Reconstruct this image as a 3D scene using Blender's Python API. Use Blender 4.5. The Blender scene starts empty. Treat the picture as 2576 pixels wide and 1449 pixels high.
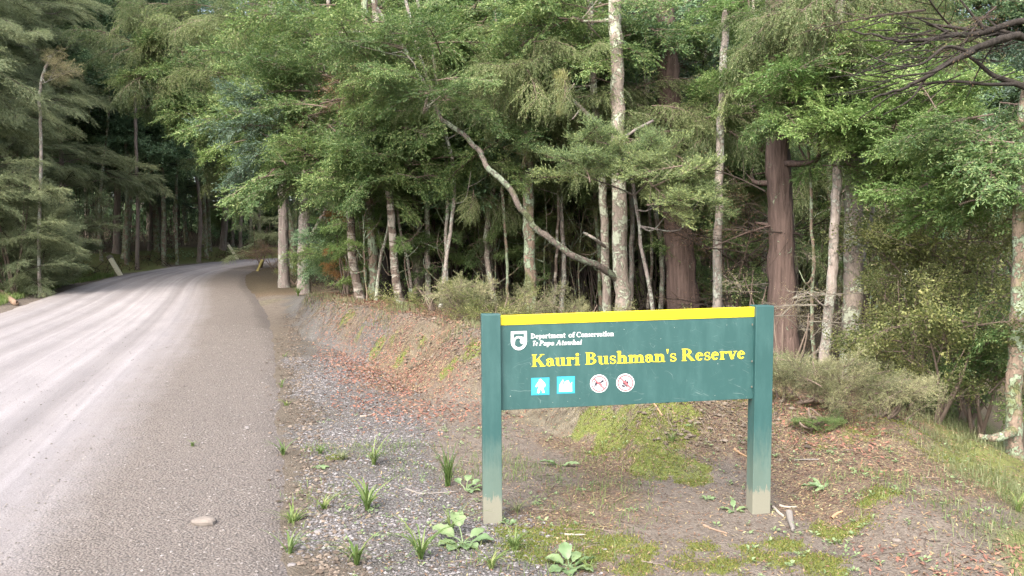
import bpy, math, random
import numpy as np
from mathutils import Vector, Matrix, Euler

sc = bpy.context.scene
COL = sc.collection
R = math.radians
rng = np.random.default_rng(11)
random.seed(11)

# ------------------------------------------------------------------ camera
FP = 2102.0                      # focal length in reference pixels (2576 wide)
CAMZ = 1.44
PITCH = math.atan(84 / FP)
cam_d = bpy.data.cameras.new('camera'); cam = bpy.data.objects.new('camera', cam_d); COL.objects.link(cam)
cam.location = (0, 0, CAMZ); cam.rotation_euler = (R(90) - PITCH, 0, 0)
cam_d.sensor_width = 36; cam_d.lens = 36 * FP / 2576; cam_d.clip_end = 2000; cam_d.clip_start = .05
sc.camera = cam

# ------------------------------------------------------------------ world, sun, exposure
SUN_EL, SUN_AZ = 48, 205         # azimuth measured clockwise from +Y: light comes from behind the camera, left
w = bpy.data.worlds.new('World'); sc.world = w; w.use_nodes = True
nt = w.node_tree; nt.nodes.clear()
sky = nt.nodes.new('ShaderNodeTexSky'); sky.sky_type = 'NISHITA'; sky.sun_disc = False
sky.sun_elevation = R(SUN_EL); sky.sun_rotation = R(SUN_AZ)
sky.air_density = 1.0; sky.dust_density = 6.0; sky.ozone_density = 1.0
hs = nt.nodes.new('ShaderNodeHueSaturation'); hs.inputs['Saturation'].default_value = .75
bg = nt.nodes.new('ShaderNodeBackground'); bg.inputs['Strength'].default_value = .15
wo = nt.nodes.new('ShaderNodeOutputWorld')
nt.links.new(sky.outputs[0], hs.inputs['Color']); nt.links.new(hs.outputs[0], bg.inputs['Color']); nt.links.new(bg.outputs[0], wo.inputs[0])
sd = bpy.data.lights.new('sun', 'SUN'); sd.energy = .65; sd.angle = R(85); sd.color = (1, .995, .985)
sun = bpy.data.objects.new('sun', sd); COL.objects.link(sun)
sun.rotation_euler = (R(90 - SUN_EL), 0, R(180 - SUN_AZ) + R(0))
_az = R(SUN_AZ); _el = R(SUN_EL)
_dir = Vector((math.sin(_az) * math.cos(_el), math.cos(_az) * math.cos(_el), math.sin(_el)))   # towards the sun
sun.rotation_euler = _dir.to_track_quat('Z', 'Y').to_euler()
sc.view_settings.view_transform = 'Standard'; sc.view_settings.look = 'None'
sc.view_settings.exposure = 2.25; sc.view_settings.gamma = 1
sc.cycles.max_bounces = 6; sc.cycles.diffuse_bounces = 5; sc.cycles.transmission_bounces = 3
sc.cycles.glossy_bounces = 2
sc.cycles.use_denoising = True; sc.cycles.denoising_prefilter = 'NONE'; sc.cycles.sample_clamp_indirect = 4

# ------------------------------------------------------------------ helpers: pixels, noise, meshes
_cp, _sp = math.cos(PITCH), math.sin(PITCH)
def ray(px, py):
    a = (px - 1288) / FP; b = -(py - 724.5) / FP
    d = np.array([a, _cp + b * _sp, -_sp + b * _cp])
    return d / d[1]
def at(px, py, depth):
    return np.array([0, 0, CAMZ]) + ray(px, py) * depth

_lat = np.random.default_rng(5).random((64, 64, 4))
def vnoise(x, y, k=0):
    x = np.asarray(x, float); y = np.asarray(y, float)
    xi = np.floor(x).astype(int); yi = np.floor(y).astype(int); fx = x - xi; fy = y - yi
    fx = fx * fx * (3 - 2 * fx); fy = fy * fy * (3 - 2 * fy)
    L = _lat[..., k]
    g = lambda i, j: L[(i) % 64, (j) % 64]
    return (g(xi, yi) * (1 - fx) + g(xi + 1, yi) * fx) * (1 - fy) + (g(xi, yi + 1) * (1 - fx) + g(xi + 1, yi + 1) * fx) * fy
def fbm(x, y, o=4, k=0):
    s = 0; a = .5
    for i in range(o):
        s = s + a * (vnoise(x * 2 ** i + 7.3 * i, y * 2 ** i + 3.1 * i, k) - .5) * 2; a *= .5
    return s
def sstep(a, b, x):
    t = np.clip((np.asarray(x, float) - a) / (b - a), 0, 1); return t * t * (3 - 2 * t)

def mesh_np(name, V, F4=None, F3=None, mi4=None, mats=(), smooth=False, uv=None):
    """fast mesh from numpy arrays: V (n,3), quads F4 (m,4), tris F3 (k,3)"""
    me = bpy.data.meshes.new(name)
    V = np.asarray(V, np.float32).reshape(-1, 3)
    F4 = np.zeros((0, 4), np.int32) if F4 is None else np.asarray(F4, np.int32)
    F3 = np.zeros((0, 3), np.int32) if F3 is None else np.asarray(F3, np.int32)
    me.vertices.add(len(V)); me.vertices.foreach_set('co', V.ravel())
    nl = F4.size + F3.size
    me.loops.add(nl); me.loops.foreach_set('vertex_index', np.concatenate([F4.ravel(), F3.ravel()]).astype(np.int32))
    n4, n3 = len(F4), len(F3)
    me.polygons.add(n4 + n3)
    st = np.concatenate([np.arange(n4) * 4, n4 * 4 + np.arange(n3) * 3]).astype(np.int32)
    me.polygons.foreach_set('loop_start', st)
    for m in mats: me.materials.append(m)
    if mi4 is not None: me.polygons.foreach_set('material_index', np.asarray(mi4, np.int32))
    me.polygons.foreach_set('use_smooth', np.full(n4 + n3, smooth))
    me.update(calc_edges=True)
    return me

def link(name, me, parent=None, loc=None):
    o = bpy.data.objects.new(name, me); COL.objects.link(o)
    if parent is not None: o.parent = parent
    if loc is not None: o.location = loc
    return o
def tag(o, label=None, cat=None, group=None, kind=None):
    if label: o['label'] = label
    if cat: o['category'] = cat
    if group: o['group'] = group
    if kind: o['kind'] = kind
    return o
def thing(name, label, cat, loc=(0, 0, 0), group=None):
    o = bpy.data.objects.new(name, None); COL.objects.link(o); o.location = [float(v) for v in loc]
    o.empty_display_size = .1
    return tag(o, label, cat, group)

def smooth_path(P, n):
    """Catmull-Rom resample of control points"""
    P = np.asarray(P, float)
    if len(P) < 3:
        t = np.linspace(0, 1, n)[:, None]; return P[0] * (1 - t) + P[-1] * t
    Q = np.vstack([2 * P[0] - P[1], P, 2 * P[-1] - P[-2]])
    u = np.linspace(0, len(P) - 1 - 1e-6, n); i = u.astype(int); f = (u - i)[:, None]
    a, b, c, d = Q[i], Q[i + 1], Q[i + 2], Q[i + 3]
    return .5 * (2 * b + (c - a) * f + (2 * a - 5 * b + 4 * c - d) * f ** 2 + (3 * b - a - 3 * c + d) * f ** 3)

def tube(P, rad, sides=8, rough=0., flute=0., seed=0, cap=True):
    P = np.asarray(P, float); n = len(P); rad = np.broadcast_to(np.asarray(rad, float), (n,))
    T = np.gradient(P, axis=0); T /= np.linalg.norm(T, axis=1)[:, None] + 1e-9
    ref = np.array([0, 1., 0]) if abs(T[:, 1]).mean() < .8 else np.array([1., 0, 0])
    A = np.cross(T, ref); A /= np.linalg.norm(A, axis=1)[:, None] + 1e-9
    B = np.cross(T, A)
    th = np.linspace(0, 2 * np.pi, sides, endpoint=False)
    rr = np.ones((n, sides))
    if rough:
        zz = np.arange(n)[:, None] * .55 + seed * 3.7
        rr = rr + rough * fbm(np.cos(th)[None] * 1.2 + 9 + seed, zz + np.sin(th)[None] * 1.2, 3)
    if flute:
        rr = rr + flute * np.sin(th[None] * 5 + seed + np.arange(n)[:, None] * .06) + flute * .6 * np.sin(th[None] * 11 + seed * 2)
    V = P[:, None] + (A[:, None] * np.cos(th)[None, :, None] + B[:, None] * np.sin(th)[None, :, None]) * (rad[:, None] * rr)[..., None]
    V = V.reshape(-1, 3)
    i = np.arange(n - 1)[:, None] * sides; j = np.arange(sides)[None]; jn = (j + 1) % sides
    F = np.stack([i + j, i + jn, i + sides + jn, i + sides + j], -1).reshape(-1, 4)
    if cap:
        V = np.vstack([V, P[0], P[-1]]); c0 = n * sides
        # caps as degenerate-free quads are awkward; use fan of quads with centre twice avoided by pairing
        e = []
        for k in range(0, sides - 1, 2):
            e.append([c0 + 1, (n - 1) * sides + k, (n - 1) * sides + k + 1, (n - 1) * sides + (k + 2) % sides])
        F = np.vstack([F, np.array(e)])
    return V, F
class Acc:
    def __init__(s): s.V = []; s.F = []; s.M = []; s.n = 0
    def add(s, V, F, m=0):
        s.V.append(V); s.F.append(np.asarray(F) + s.n); s.M.append(np.full(len(F), m)); s.n += len(V)
    def mesh(s, name, mats, smooth=True):
        return mesh_np(name, np.vstack(s.V), np.vstack(s.F), None, np.concatenate(s.M), mats, smooth)

# ------------------------------------------------------------------ materials
def new_mat(name):
    m = bpy.data.materials.new(name); m.use_nodes = True; t = m.node_tree; t.nodes.clear()
    out = t.nodes.new('ShaderNodeOutputMaterial'); return m, t, out
class N:
    """tiny node-building helper"""
    def __init__(s, t): s.t = t
    def n(s, typ, ins=None, **kw):
        nd = s.t.nodes.new('ShaderNode' + typ)
        for k, v in kw.items(): setattr(nd, k, v)
        for k, v in (ins or {}).items():
            if isinstance(v, bpy.types.NodeSocket): s.t.links.new(v, nd.inputs[k])
            else: nd.inputs[k].default_value = v
        return nd
    def ramp(s, fac, stops, interp='LINEAR'):
        nd = s.t.nodes.new('ShaderNodeValToRGB'); cr = nd.color_ramp; cr.interpolation = interp
        while len(cr.elements) < len(stops): cr.elements.new(.5)
        for e, (p, c) in zip(cr.elements, stops):
            e.position = p; e.color = (*c, 1) if len(c) == 3 else c
        s.t.links.new(fac, nd.inputs[0]); return nd.outputs[0]
    def mix(s, f, a, b, typ='MIX'):
        nd = s.t.nodes.new('ShaderNodeMix'); nd.data_type = 'RGBA'; nd.blend_type = typ
        for k, v in ((0, f), (6, a), (7, b)):
            if isinstance(v, bpy.types.NodeSocket): s.t.links.new(v, nd.inputs[k])
            else: nd.inputs[k].default_value = v if k == 0 else ((*v, 1) if len(v) == 3 else v)
        return nd.outputs[2]
    def noise(s, vec, scale, detail=4, rough=.6, dist=0):
        return s.n('TexNoise', {'Vector': vec, 'Scale': scale, 'Detail': detail, 'Roughness': rough, 'Distortion': dist}).outputs['Fac']
    def map(s, vec, scale=(1, 1, 1), rot=(0, 0, 0)):
        return s.n('Mapping', {'Vector': vec, 'Scale': scale, 'Rotation': rot}).outputs[0]
    def math(s, op, a, b=0., c=None):
        nd = s.t.nodes.new('ShaderNodeMath'); nd.operation = op
        for k, v in enumerate((a, b) if c is None else (a, b, c)):
            if isinstance(v, bpy.types.NodeSocket): s.t.links.new(v, nd.inputs[k])
            else: nd.inputs[k].default_value = v
        return nd.outputs[0]
    def bump(s, h, strength, dist):
        return s.n('Bump', {'Height': h, 'Strength': strength, 'Distance': dist}).outputs[0]
    def bsdf(s, col, rough=.8, normal=None, spec=.3):
        d = {'Base Color': col if isinstance(col, bpy.types.NodeSocket) else (*col, 1), 'Roughness': rough, 'Specular IOR Level': spec}
        if normal is not None: d['Normal'] = normal
        return s.n('BsdfPrincipled', d).outputs[0]

def plain(name, col, rough=.6, spec=.3, var=.12, scale=30):
    m, t, out = new_mat(name); q = N(t); tc = q.n('TexCoord').outputs['Object']
    f = q.noise(tc, scale, 4)
    c = q.mix(f, tuple(v * (1 - var) for v in col), tuple(min(1, v * (1 + var)) for v in col))
    t.links.new(q.bsdf(c, rough, q.bump(f, .15, .002), spec), out.inputs[0]); return m

def leaf_mat(name, cols, transl=.3, rough=.5, vary=.35, spec=.35):
    m, t, out = new_mat(name); q = N(t)
    g = q.n('NewGeometry'); oi = q.n('ObjectInfo')
    n = len(cols)
    c = q.ramp(g.outputs['Random Per Island'], [(i / (n - 1), cc) for i, cc in enumerate(cols)])
    v = q.math('MULTIPLY_ADD', oi.outputs['Random'], 2 * vary, 1 - vary)
    h = q.n('HueSaturation', {'Hue': q.math('MULTIPLY_ADD', oi.outputs['Random'], -.03, .515), 'Saturation': 1., 'Value': v, 'Color': c}).outputs[0]
    b = q.bsdf(h, rough, None, spec)
    tr = q.n('BsdfTranslucent', {'Color': q.mix(.35, h, (.20, .32, .07), 'MIX')}).outputs[0]
    ms = q.n('MixShader', {0: transl, 1: b, 2: tr}).outputs[0]
    t.links.new(ms, out.inputs[0]); return m

def bark_mat(name, base, dark, lichen=None, lich_amt=.5, fib=1., scale=1., moss=None, band=False):
    m, t, out = new_mat(name); q = N(t); tc = q.n('TexCoord').outputs['Object']; oi = q.n('ObjectInfo').outputs['Random']
    off = q.n('VectorMath', {0: tc, 1: q.n('CombineXYZ', {0: q.math('MULTIPLY', oi, 37.), 1: q.math('MULTIPLY', oi, 11.), 2: q.math('MULTIPLY', oi, 23.)}).outputs[0]}, operation='ADD').outputs[0]
    st = q.map(off, (22 * scale, 22 * scale, 2.2 * scale if fib > .5 else 9 * scale))
    f = q.noise(st, 1., 6, .65, .4)
    c = q.mix(q.ramp(f, [(.32, (0, 0, 0)), (.62, (1, 1, 1))]), dark, base)
    h = f
    big = q.noise(off, 1.7, 3)
    c = q.mix(q.math('MULTIPLY', big, .45), c, tuple(v * 1.5 for v in base))
    if band:
        bd = q.noise(q.map(off, (2., 2., 9.)), 1., 3, .6, .3)
        c = q.mix(q.ramp(bd, [(.5, (0, 0, 0)), (.56, (1, 1, 1))]), c, (.30, .27, .23))
    if lichen:
        l1 = q.noise(off, 7., 6, .7, .6); l2 = q.noise(off, 38., 4, .7)
        lm = q.math('ADD', q.math('MULTIPLY', l1, .7), q.math('MULTIPLY', l2, .3))
        th = .62 - .2 * lich_amt
        mk = q.ramp(lm, [(th, (0, 0, 0)), (th + .035, (1, 1, 1))])
        lc = q.ramp(l2, [(.3, tuple(v * .6 for v in lichen)), (.7, lichen)])
        c = q.mix(mk, c, lc); h = q.math('ADD', f, q.math('MULTIPLY', mk, .4))
    if moss:
        mm = q.ramp(q.noise(off, 3.2, 5, .7), [(.5, (0, 0, 0)), (.62, (1, 1, 1))])
        c = q.mix(q.math('MULTIPLY', mm, .8), c, moss)
    t.links.new(q.bsdf(c, .9, q.bump(h, 1., .035), .15), out.inputs[0]); return m

MAT = {}
MAT['red'] = bark_mat('bark_fibrous_red', (.118, .084, .072), (.028, .020, .017), (.33, .36, .26), .12, 1., 1.)
MAT['lich'] = bark_mat('bark_lichen_grey', (.26, .22, .185), (.10, .08, .07), (.44, .47, .36), .62, 0., .9)
MAT['pale'] = bark_mat('bark_pale', (.30, .265, .235), (.15, .115, .095), (.42, .435, .37), .55, 0., .9)
MAT['pink'] = bark_mat('bark_pinkish_grey', (.185, .160, .146), (.075, .061, .054), (.30, .31, .26), .45, 1., 1.)
MAT['dark'] = bark_mat('bark_dark', (.185, .152, .130), (.065, .053, .046), (.24, .27, .19), .3, 1., 1.)
MAT['band'] = bark_mat('bark_banded', (.13, .10, .08), (.05, .04, .034), (.36, .38, .30), .45, 0., 1., None, True)
MAT['moss'] = bark_mat('bark_mossy', (.22, .17, .13), (.09, .065, .05), (.30, .36, .25), .65, 0., 1., (.11, .13, .045))
MAT['limb'] = bark_mat('bark_limb', (.125, .104, .09), (.05, .04, .035), (.19, .22, .16), .6, 0., 1., (.08, .095, .04))
MAT['black'] = bark_mat('bark_black', (.035, .03, .026), (.012, .010, .009), (.10, .11, .08), .1, 1., 1.)
MAT['twig'] = plain('twig_brown', (.13, .10, .08), .9, .1, .3, 12)
MAT['twig_d'] = plain('twig_dark', (.045, .036, .03), .9, .1, .3, 12)
MAT['twig_p'] = plain('twig_pale', (.15, .135, .11), .9, .1, .35, 12)

G = {}
G['totara'] = leaf_mat('leaf_mid_green', [(0.046, 0.088, 0.029), (0.084, 0.146, 0.047), (0.13, 0.201, 0.068), (0.228, 0.267, 0.11)])
G['bright'] = leaf_mat('leaf_bright_green', [(0.066, 0.128, 0.033), (0.116, 0.198, 0.052), (0.17, 0.263, 0.079), (0.255, 0.321, 0.123)], .3, .5, .22)
G['kanuka'] = leaf_mat('leaf_grey_green', [(0.096, 0.123, 0.06), (0.156, 0.193, 0.101), (0.218, 0.257, 0.142), (0.257, 0.264, 0.13)], .22)
G['dark'] = leaf_mat('leaf_dark_green', [(0.041, 0.086, 0.046), (0.075, 0.136, 0.068), (0.123, 0.205, 0.102), (0.189, 0.27, 0.137)], .2)
G['blue'] = leaf_mat('leaf_bluish_green', [(0.049, 0.084, 0.06), (0.082, 0.129, 0.092), (0.137, 0.193, 0.141)], .2, .4)
G['rimu'] = leaf_mat('leaf_yellow_green', [(0.066, 0.096, 0.036), (0.118, 0.157, 0.061), (0.179, 0.224, 0.094), (0.226, 0.224, 0.121)], .35)
G['juniper'] = leaf_mat('leaf_pale_needle', [(.085, .125, .052), (.13, .18, .078), (.18, .24, .10), (.32, .37, .14)], .25, .5, .2)
G['olive'] = leaf_mat('leaf_olive', [(0.053, 0.067, 0.023), (0.107, 0.123, 0.04), (0.164, 0.18, 0.063), (0.221, 0.223, 0.086)], .35)
G['dry'] = leaf_mat('leaf_dry_shrub', [(.095, .105, .05), (.145, .155, .075), (.195, .20, .10), (.25, .235, .13)], .25)
G['litterleaf'] = leaf_mat('leaf_dead_brown', [(.10, .055, .03), (.18, .10, .055), (.26, .15, .08)], .2)
G['orange'] = leaf_mat('leaf_dead_orange', [(.22, .09, .03), (.34, .15, .05), (.42, .21, .08)], .25, .7, .15)
G['fern'] = leaf_mat('leaf_fern', [(.05, .10, .03), (.08, .15, .05), (.11, .19, .08)], .3)
G['hang'] = leaf_mat('hanging_lichen', [(.16, .17, .06), (.22, .23, .09), (.27, .27, .12)], .3)
G['lichtwig'] = leaf_mat('lichen_twigs', [(.28, .25, .12), (.38, .34, .18), (.46, .42, .26)], .2, .8, .1)
G['grass'] = leaf_mat('grass_blades', [(.06, .105, .025), (.095, .15, .038), (.135, .19, .055), (.19, .215, .08)], .35, .5, .2)
G['drygrass'] = leaf_mat('grass_dry', [(0.102, 0.11, 0.045), (0.153, 0.16, 0.077), (0.204, 0.215, 0.113), (0.085, 0.12, 0.036)], .3, .6, .2)
G['weed'] = leaf_mat('weed_leaf', [(.11, .175, .07), (.145, .21, .095), (.18, .25, .12)], .3, .4, .12, .5)

# ------------------------------------------------------------------ terrain
ROAD_L = np.array([(-3.4, -8), (-4.2, -3), (-5.2, 0), (-6.4, 4), (-7.6, 8), (-9.5, 15.5), (-11.5, 22), (-12.6, 26.8), (-13.2, 33), (-12.8, 38.8), (-10.6, 43.2), (-6, 47), (2, 50), (14, 52)], float)
ROAD_R = np.array([(2.6, -8), (1.1, -3), (.25, 0), (-.96, 3.9), (-2.13, 8), (-3.45, 12.2), (-5.5, 18), (-7.5, 23.5), (-9.0, 29), (-9.4, 33.5), (-8.4, 37.6), (-5.6, 40.6), (-1, 43.5), (3, 45), (15, 46.6)], float)
NS = 700
RL = smooth_path(ROAD_L, NS); RR = smooth_path(ROAD_R, NS)
RC = (RL + RR)[::18] / 2; RW = (np.linalg.norm(RR - RL, axis=1)[::18]) / 2

def base_z(y):
    y = np.asarray(y, float)
    return np.where(y < 4, .004 * (y - 4), np.where(y < 40, .034 * (y - 4), 1.224 + .012 * (y - 40)))
def road_sd(x, y):
    """signed distance from the road edge (negative inside) and side (+1 right of road)"""
    x = np.asarray(x, float); y = np.asarray(y, float); shp = x.shape
    X = x.ravel(); Y = y.ravel(); bo = np.empty(X.shape); so = np.empty(X.shape)
    for c0 in range(0, len(X), 20000):
        xx = X[c0:c0 + 20000, None]; yy = Y[c0:c0 + 20000, None]
        t = np.clip(((xx - _ra[:, 0]) * _rd[:, 0] + (yy - _ra[:, 1]) * _rd[:, 1]) / _rl2, 0, 1)
        dx = xx - (_ra[:, 0] + t * _rd[:, 0]); dy = yy - (_ra[:, 1] + t * _rd[:, 1])
        dd = np.sqrt(dx * dx + dy * dy) - (RW[:-1] * (1 - t) + RW[1:] * t)
        k = dd.argmin(1); r = np.arange(len(k)); bo[c0:c0 + 20000] = dd[r, k]
        so[c0:c0 + 20000] = np.where(_rd[k, 0] * dy[r, k] - _rd[k, 1] * dx[r, k] < 0, 1., -1.)
    return bo.reshape(shp), so.reshape(shp)
_ra = RC[:-1]; _rd = RC[1:] - RC[:-1]; _rl2 = (_rd ** 2).sum(1)

_bx = [-4.6, -3.6, -2.65, -1.17, -.3, .45, .95, 1.6, 2.3, 3.0, 4, 8]
_bf = [17.0, 13.6, 11.4, 8.57, 7.3, 6.1, 5.25, 5.1, 5.2, 5.3, 5.5, 6]      # y of the foot of the bank
_bt = [18.2, 14.8, 12.4, 9.7, 8.4, 7.2, 6.25, 6.1, 6.2, 6.35, 6.6, 7.5]      # y of its crest
_bz = [.60, .70, .76, .75, .70, .58, .48, .38, .24, .12, .0, -.1]
def H(x, y):
    x = np.asarray(x, float); y = np.asarray(y, float)
    z = base_z(y)
    xw = x + .22 * fbm(y * .9 + 3, x * .9, 2)
    yf = np.interp(xw, _bx, _bf) + .35 * fbm(x * 1.3, y * 1.1 + 5, 3, 1); yt = np.interp(xw, _bx, _bt); zt = np.interp(xw, _bx, _bz)
    t = np.clip((y - yf) / np.maximum(yt - yf, .3), 0, 1)
    prof = np.where(t < 1, sstep(0, 1, t) * .55 + .45 * t, 1.)
    back = sstep(0, 9, y - yt)
    zc = zt * (1 - back) + (base_z(y) + .28) * back
    nose = sstep(-4.5, -3.4, x + .1 * (y - 14))
    far = 1 - sstep(30, 40, y)
    z = z + (zc - z) * prof * nose * far
    # eroded gullies on the clay face
    face = np.sin(np.clip(t, 0, 1) * np.pi) * nose * far
    z = z + face * (.15 * fbm(x * 2.6, y * 2.2, 6, 2))
    xg = 2.55 + (y - 4.5) * .33
    z = z - 1.7 * sstep(0, 3.2, x - xg) * sstep(2.5, 5.5, y) * (1 - sstep(12, 24, y))
    z = z + (.13 + .10 * fbm(x * 1.7, y * 1.7 + 4, 4, 1)) * sstep(1.6, 2.1, x) * (1 - sstep(2.2, 2.9, x - .2 * (y - 4.5))) * sstep(3.4, 4.4, y) * (1 - sstep(6, 7.5, y))
    sd, side = road_sd(x, y)
    L = (side < 0) & (sd > 0)
    z = z + np.where(L, .45 * sstep(.5, 2.4, sd) + .09 * np.clip(sd - 1, 0, 60), 0.)
    z = z + np.where((side > 0) & (y > 44), .05 * np.clip(sd, 0, 20), 0.)
    z = z - .06 * (1 - sstep(-.5, .0, sd))
    z = z + .022 * fbm(x * 2.1, y * 2.1, 4) * sstep(-.1, .4, sd) + .05 * fbm(x * .45, y * .45, 3, 3) * sstep(0, 2, sd)
    return z
def H1(x, y): return float(H(np.array([x]), np.array([y]))[0])
def ground_px(px, py):
    """the ground point seen at a reference pixel (used to read positions off the photograph)"""
    r = ray(px, py); d = np.arange(2.2, 60, .03); P = np.array([0, 0, CAMZ]) + d[:, None] * r
    hit = np.nonzero(P[:, 2] <= H(P[:, 0], P[:, 1]))[0]
    return P[hit[0]] if len(hit) else P[-1]

def grid_axis(lo, dlo, dhi, hi, step, grow=1.12):
    mid = np.arange(dlo, dhi, step); out = [mid[-1]]; s = step
    while out[-1] < hi: s = min(s * grow, 25); out.append(out[-1] + s)
    neg = [mid[0]]; s = step
    while neg[-1] > lo: s = min(s * grow, 25); neg.append(neg[-1] - s)
    return np.concatenate([neg[:0:-1], mid, out[1:]])
gx = grid_axis(-320, -4.2, 4.6, 320, .036, 1.09); gy = grid_axis(-60, 2.6, 9.5, 420, .036, 1.045)
GX, GY = np.meshgrid(gx, gy); GZ = H(GX, GY)
nx, ny = len(gx), len(gy)
ii = (np.arange(ny - 1)[:, None] * nx + np.arange(nx - 1)[None]).ravel()
GF = np.stack([ii, ii + 1, ii + nx + 1, ii + nx], -1)

def zones(x, y):
    """material zones of the ground: gravel, litter, moss, clay, grass (0..1 each)"""
    sd, side = road_sd(x, y); right = side > 0
    n1 = fbm(x * 1.1, y * 1.1, 4); n2 = fbm(x * 3.1 + 4, y * 3.1, 4, 1); n3 = fbm(x * .7 + 9, y * .7, 3, 2)
    yf = np.interp(x, _bx, _bf); yt = np.interp(x, _bx, _bt)
    gravel = np.where(right, (1 - sstep(.35, 1.25, sd + .35 * n1 - .16 * np.clip(5.4 - y, 0, 2) - .75 * sstep(8, 13, y))) * (1 - .5 * sstep(12, 20, y)) * sstep(-.15, .25, sd + .4 * n2), 0)
    onbank = sstep(-.4, .25, y - yf) * (1 - sstep(-.1, .5, y - yt)) * np.where(right, 1, 0)
    litter = np.where(right, sstep(.3, 1.0, sd + .3 * n1) * np.clip(.55 + 1.1 * n3 + .5 * n2 + .35 * sstep(-1.2, -.1, y - yf) - .3 * (1 - sstep(3.6, 4.8, y)) + .4 * sstep(1.3, 1.8, x), 0, 1), sstep(1, 3, sd) * .8)
    litter = np.maximum(litter, np.where(right, sstep(0, 1.5, y - yt) * .9, 0))
    clay = np.clip(onbank * (.45 + 1.3 * n1 + .7 * n2), 0, 1)
    litter = litter * (1 - .45 * clay)
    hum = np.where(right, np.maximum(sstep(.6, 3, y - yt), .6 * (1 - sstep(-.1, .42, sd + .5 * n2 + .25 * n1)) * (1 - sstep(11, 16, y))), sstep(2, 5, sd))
    n4 = fbm(x * 13, y * 13 + 3, 3, 3); moss = 0
    for (mx, my, r) in MOSS:
        moss = np.maximum(moss, 1 - sstep(.5, 1.15, np.hypot(x - mx, (y - my) * .8) / r / 1.35 + .4 * n2 + .2 * n1 + .75 * n4))
    moss = np.maximum(moss, np.where(right, sstep(.05, .38, n3 + .45 * n2 + .3 * n4 - .05 + .12 * sstep(1.2, 2., x)) * sstep(1.4, 2.2, sd) * .75 * (1 - sstep(0, 1, y - yt)), 0))
    grass = np.where(~right, sstep(-.1, .5, sd + .3 * n1) * (1 - sstep(1.6, 3.2, sd)), 0)
    grass = np.maximum(grass, sstep(0, .9, x - (1.95 + (y - 4.2) * .38) + .45 * n1) * (1 - sstep(9, 12, y)) * .8)
    return gravel, litter, moss, clay, grass, hum
MOSS = []
for px, py, r in ((1650, 1110, .20), (1560, 1090, .17), (1740, 1195, .11), (1630, 1160, .14), (1330, 1365, .13), (1445, 1345, .12), (1560, 1360, .08), (950, 880, .09), (1010, 905, .08), (1190, 875, .1), (880, 790, .12), (1060, 860, .07), (990, 850, .07), (1130, 930, .07), (900, 850, .08), (1380, 1350, .12), (1500, 1400, .13), (1700, 1420, .12), (1820, 1430, .12), (1600, 1430, .1), (1760, 1380, .08), (1350, 1400, .1), (1980, 1380, .1), (2050, 1420, .12), (1290, 1340, .09), (1930, 1405, .14), (1700, 1040, .16), (840, 1150, .06), (2200, 1250, .1), (2080, 1340, .09), (1480, 1065, .12), (1620, 1395, .1), (2150, 1330, .08)):
    p = ground_px(px, py); MOSS.append((p[0], p[1], r))
zg = zones(GX, GY)
gme = mesh_np('ground', np.stack([GX, GY, GZ], -1).reshape(-1, 3), GF, smooth=True)
def attr(me, name, *ch):
    a = me.color_attributes.new(name, 'FLOAT_COLOR', 'POINT')
    c = np.ones((len(me.vertices), 4), np.float32)
    for i, v in enumerate(ch): c[:, i] = np.asarray(v).ravel()
    a.data.foreach_set('color', c.ravel())
attr(gme, 'zone_a', zg[0], zg[1], zg[2]); attr(gme, 'zone_b', zg[3], zg[4], zg[5])

m, t, out = new_mat('forest_ground'); q = N(t)
pos = q.n('NewGeometry').outputs['Position']
za = q.n('SeparateColor', {0: q.n('VertexColor', layer_name='zone_a').outputs[0]}); zb = q.n('SeparateColor', {0: q.n('VertexColor', layer_name='zone_b').outputs[0]})
nf = q.noise(pos, 55, 5, .7); nm = q.noise(pos, 9, 5, .65); nb = q.noise(pos, 2.2, 4)
soil = q.mix(q.ramp(nm, [(.3, (0, 0, 0)), (.7, (1, 1, 1))]), (.063, .051, .041), (.123, .103, .084))
soil = q.mix(q.ramp(nf, [(.4, (0, 0, 0)), (.75, (1, 1, 1))]), soil, (.159, .137, .116))
vor = q.n('TexVoronoi', {'Vector': pos, 'Scale': 85.}); vcol = vor.outputs['Color']; vd = vor.outputs['Distance']
gcol = q.mix(q.n('SeparateColor', {0: vcol}).outputs[0], (.076, .071, .067), (.146, .143, .136))
gcol = q.mix(q.ramp(vd, [(.35, (0, 0, 0)), (.75, (1, 1, 1))]), gcol, (.062, .057, .051))
lv = q.n('TexVoronoi', {'Vector': q.map(pos, (1, 1.6, 1), (0, 0, .6)), 'Scale': 80.}); lr = q.n('SeparateColor', {0: lv.outputs['Color']}).outputs[1]
lcol = q.ramp(lr, [(0, (.048, .034, .026)), (.35, (.086, .056, .040)), (.6, (.119, .076, .054)), (.82, (.136, .109, .065)), (1, (.184, .166, .084))])
mcol = q.ramp(nf, [(.3, (.062, .079, .019)), (.55, (.109, .133, .029)), (.75, (.166, .185, .048))])
ccol = q.mix(q.ramp(nm, [(.35, (0, 0, 0)), (.65, (1, 1, 1))]), (.073, .063, .045), (.144, .128, .094))
grc = q.mix(nm, (.077, .093, .023), (.155, .175, .052))
thr = lambda mk, lo=.35, hi=.62: q.ramp(q.math('ADD', mk, q.math('MULTIPLY_ADD', nf, .55, -.27)), [(lo, (0, 0, 0)), (hi, (1, 1, 1))])
c = q.mix(thr(zb.outputs[0]), soil, ccol)
c = q.mix(thr(za.outputs[0]), c, gcol)
c = q.mix(q.math('MULTIPLY', thr(za.outputs[1], .4, .75), .85), c, lcol)
c = q.mix(q.math('MULTIPLY', thr(zb.outputs[1]), .8), c, grc)
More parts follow.
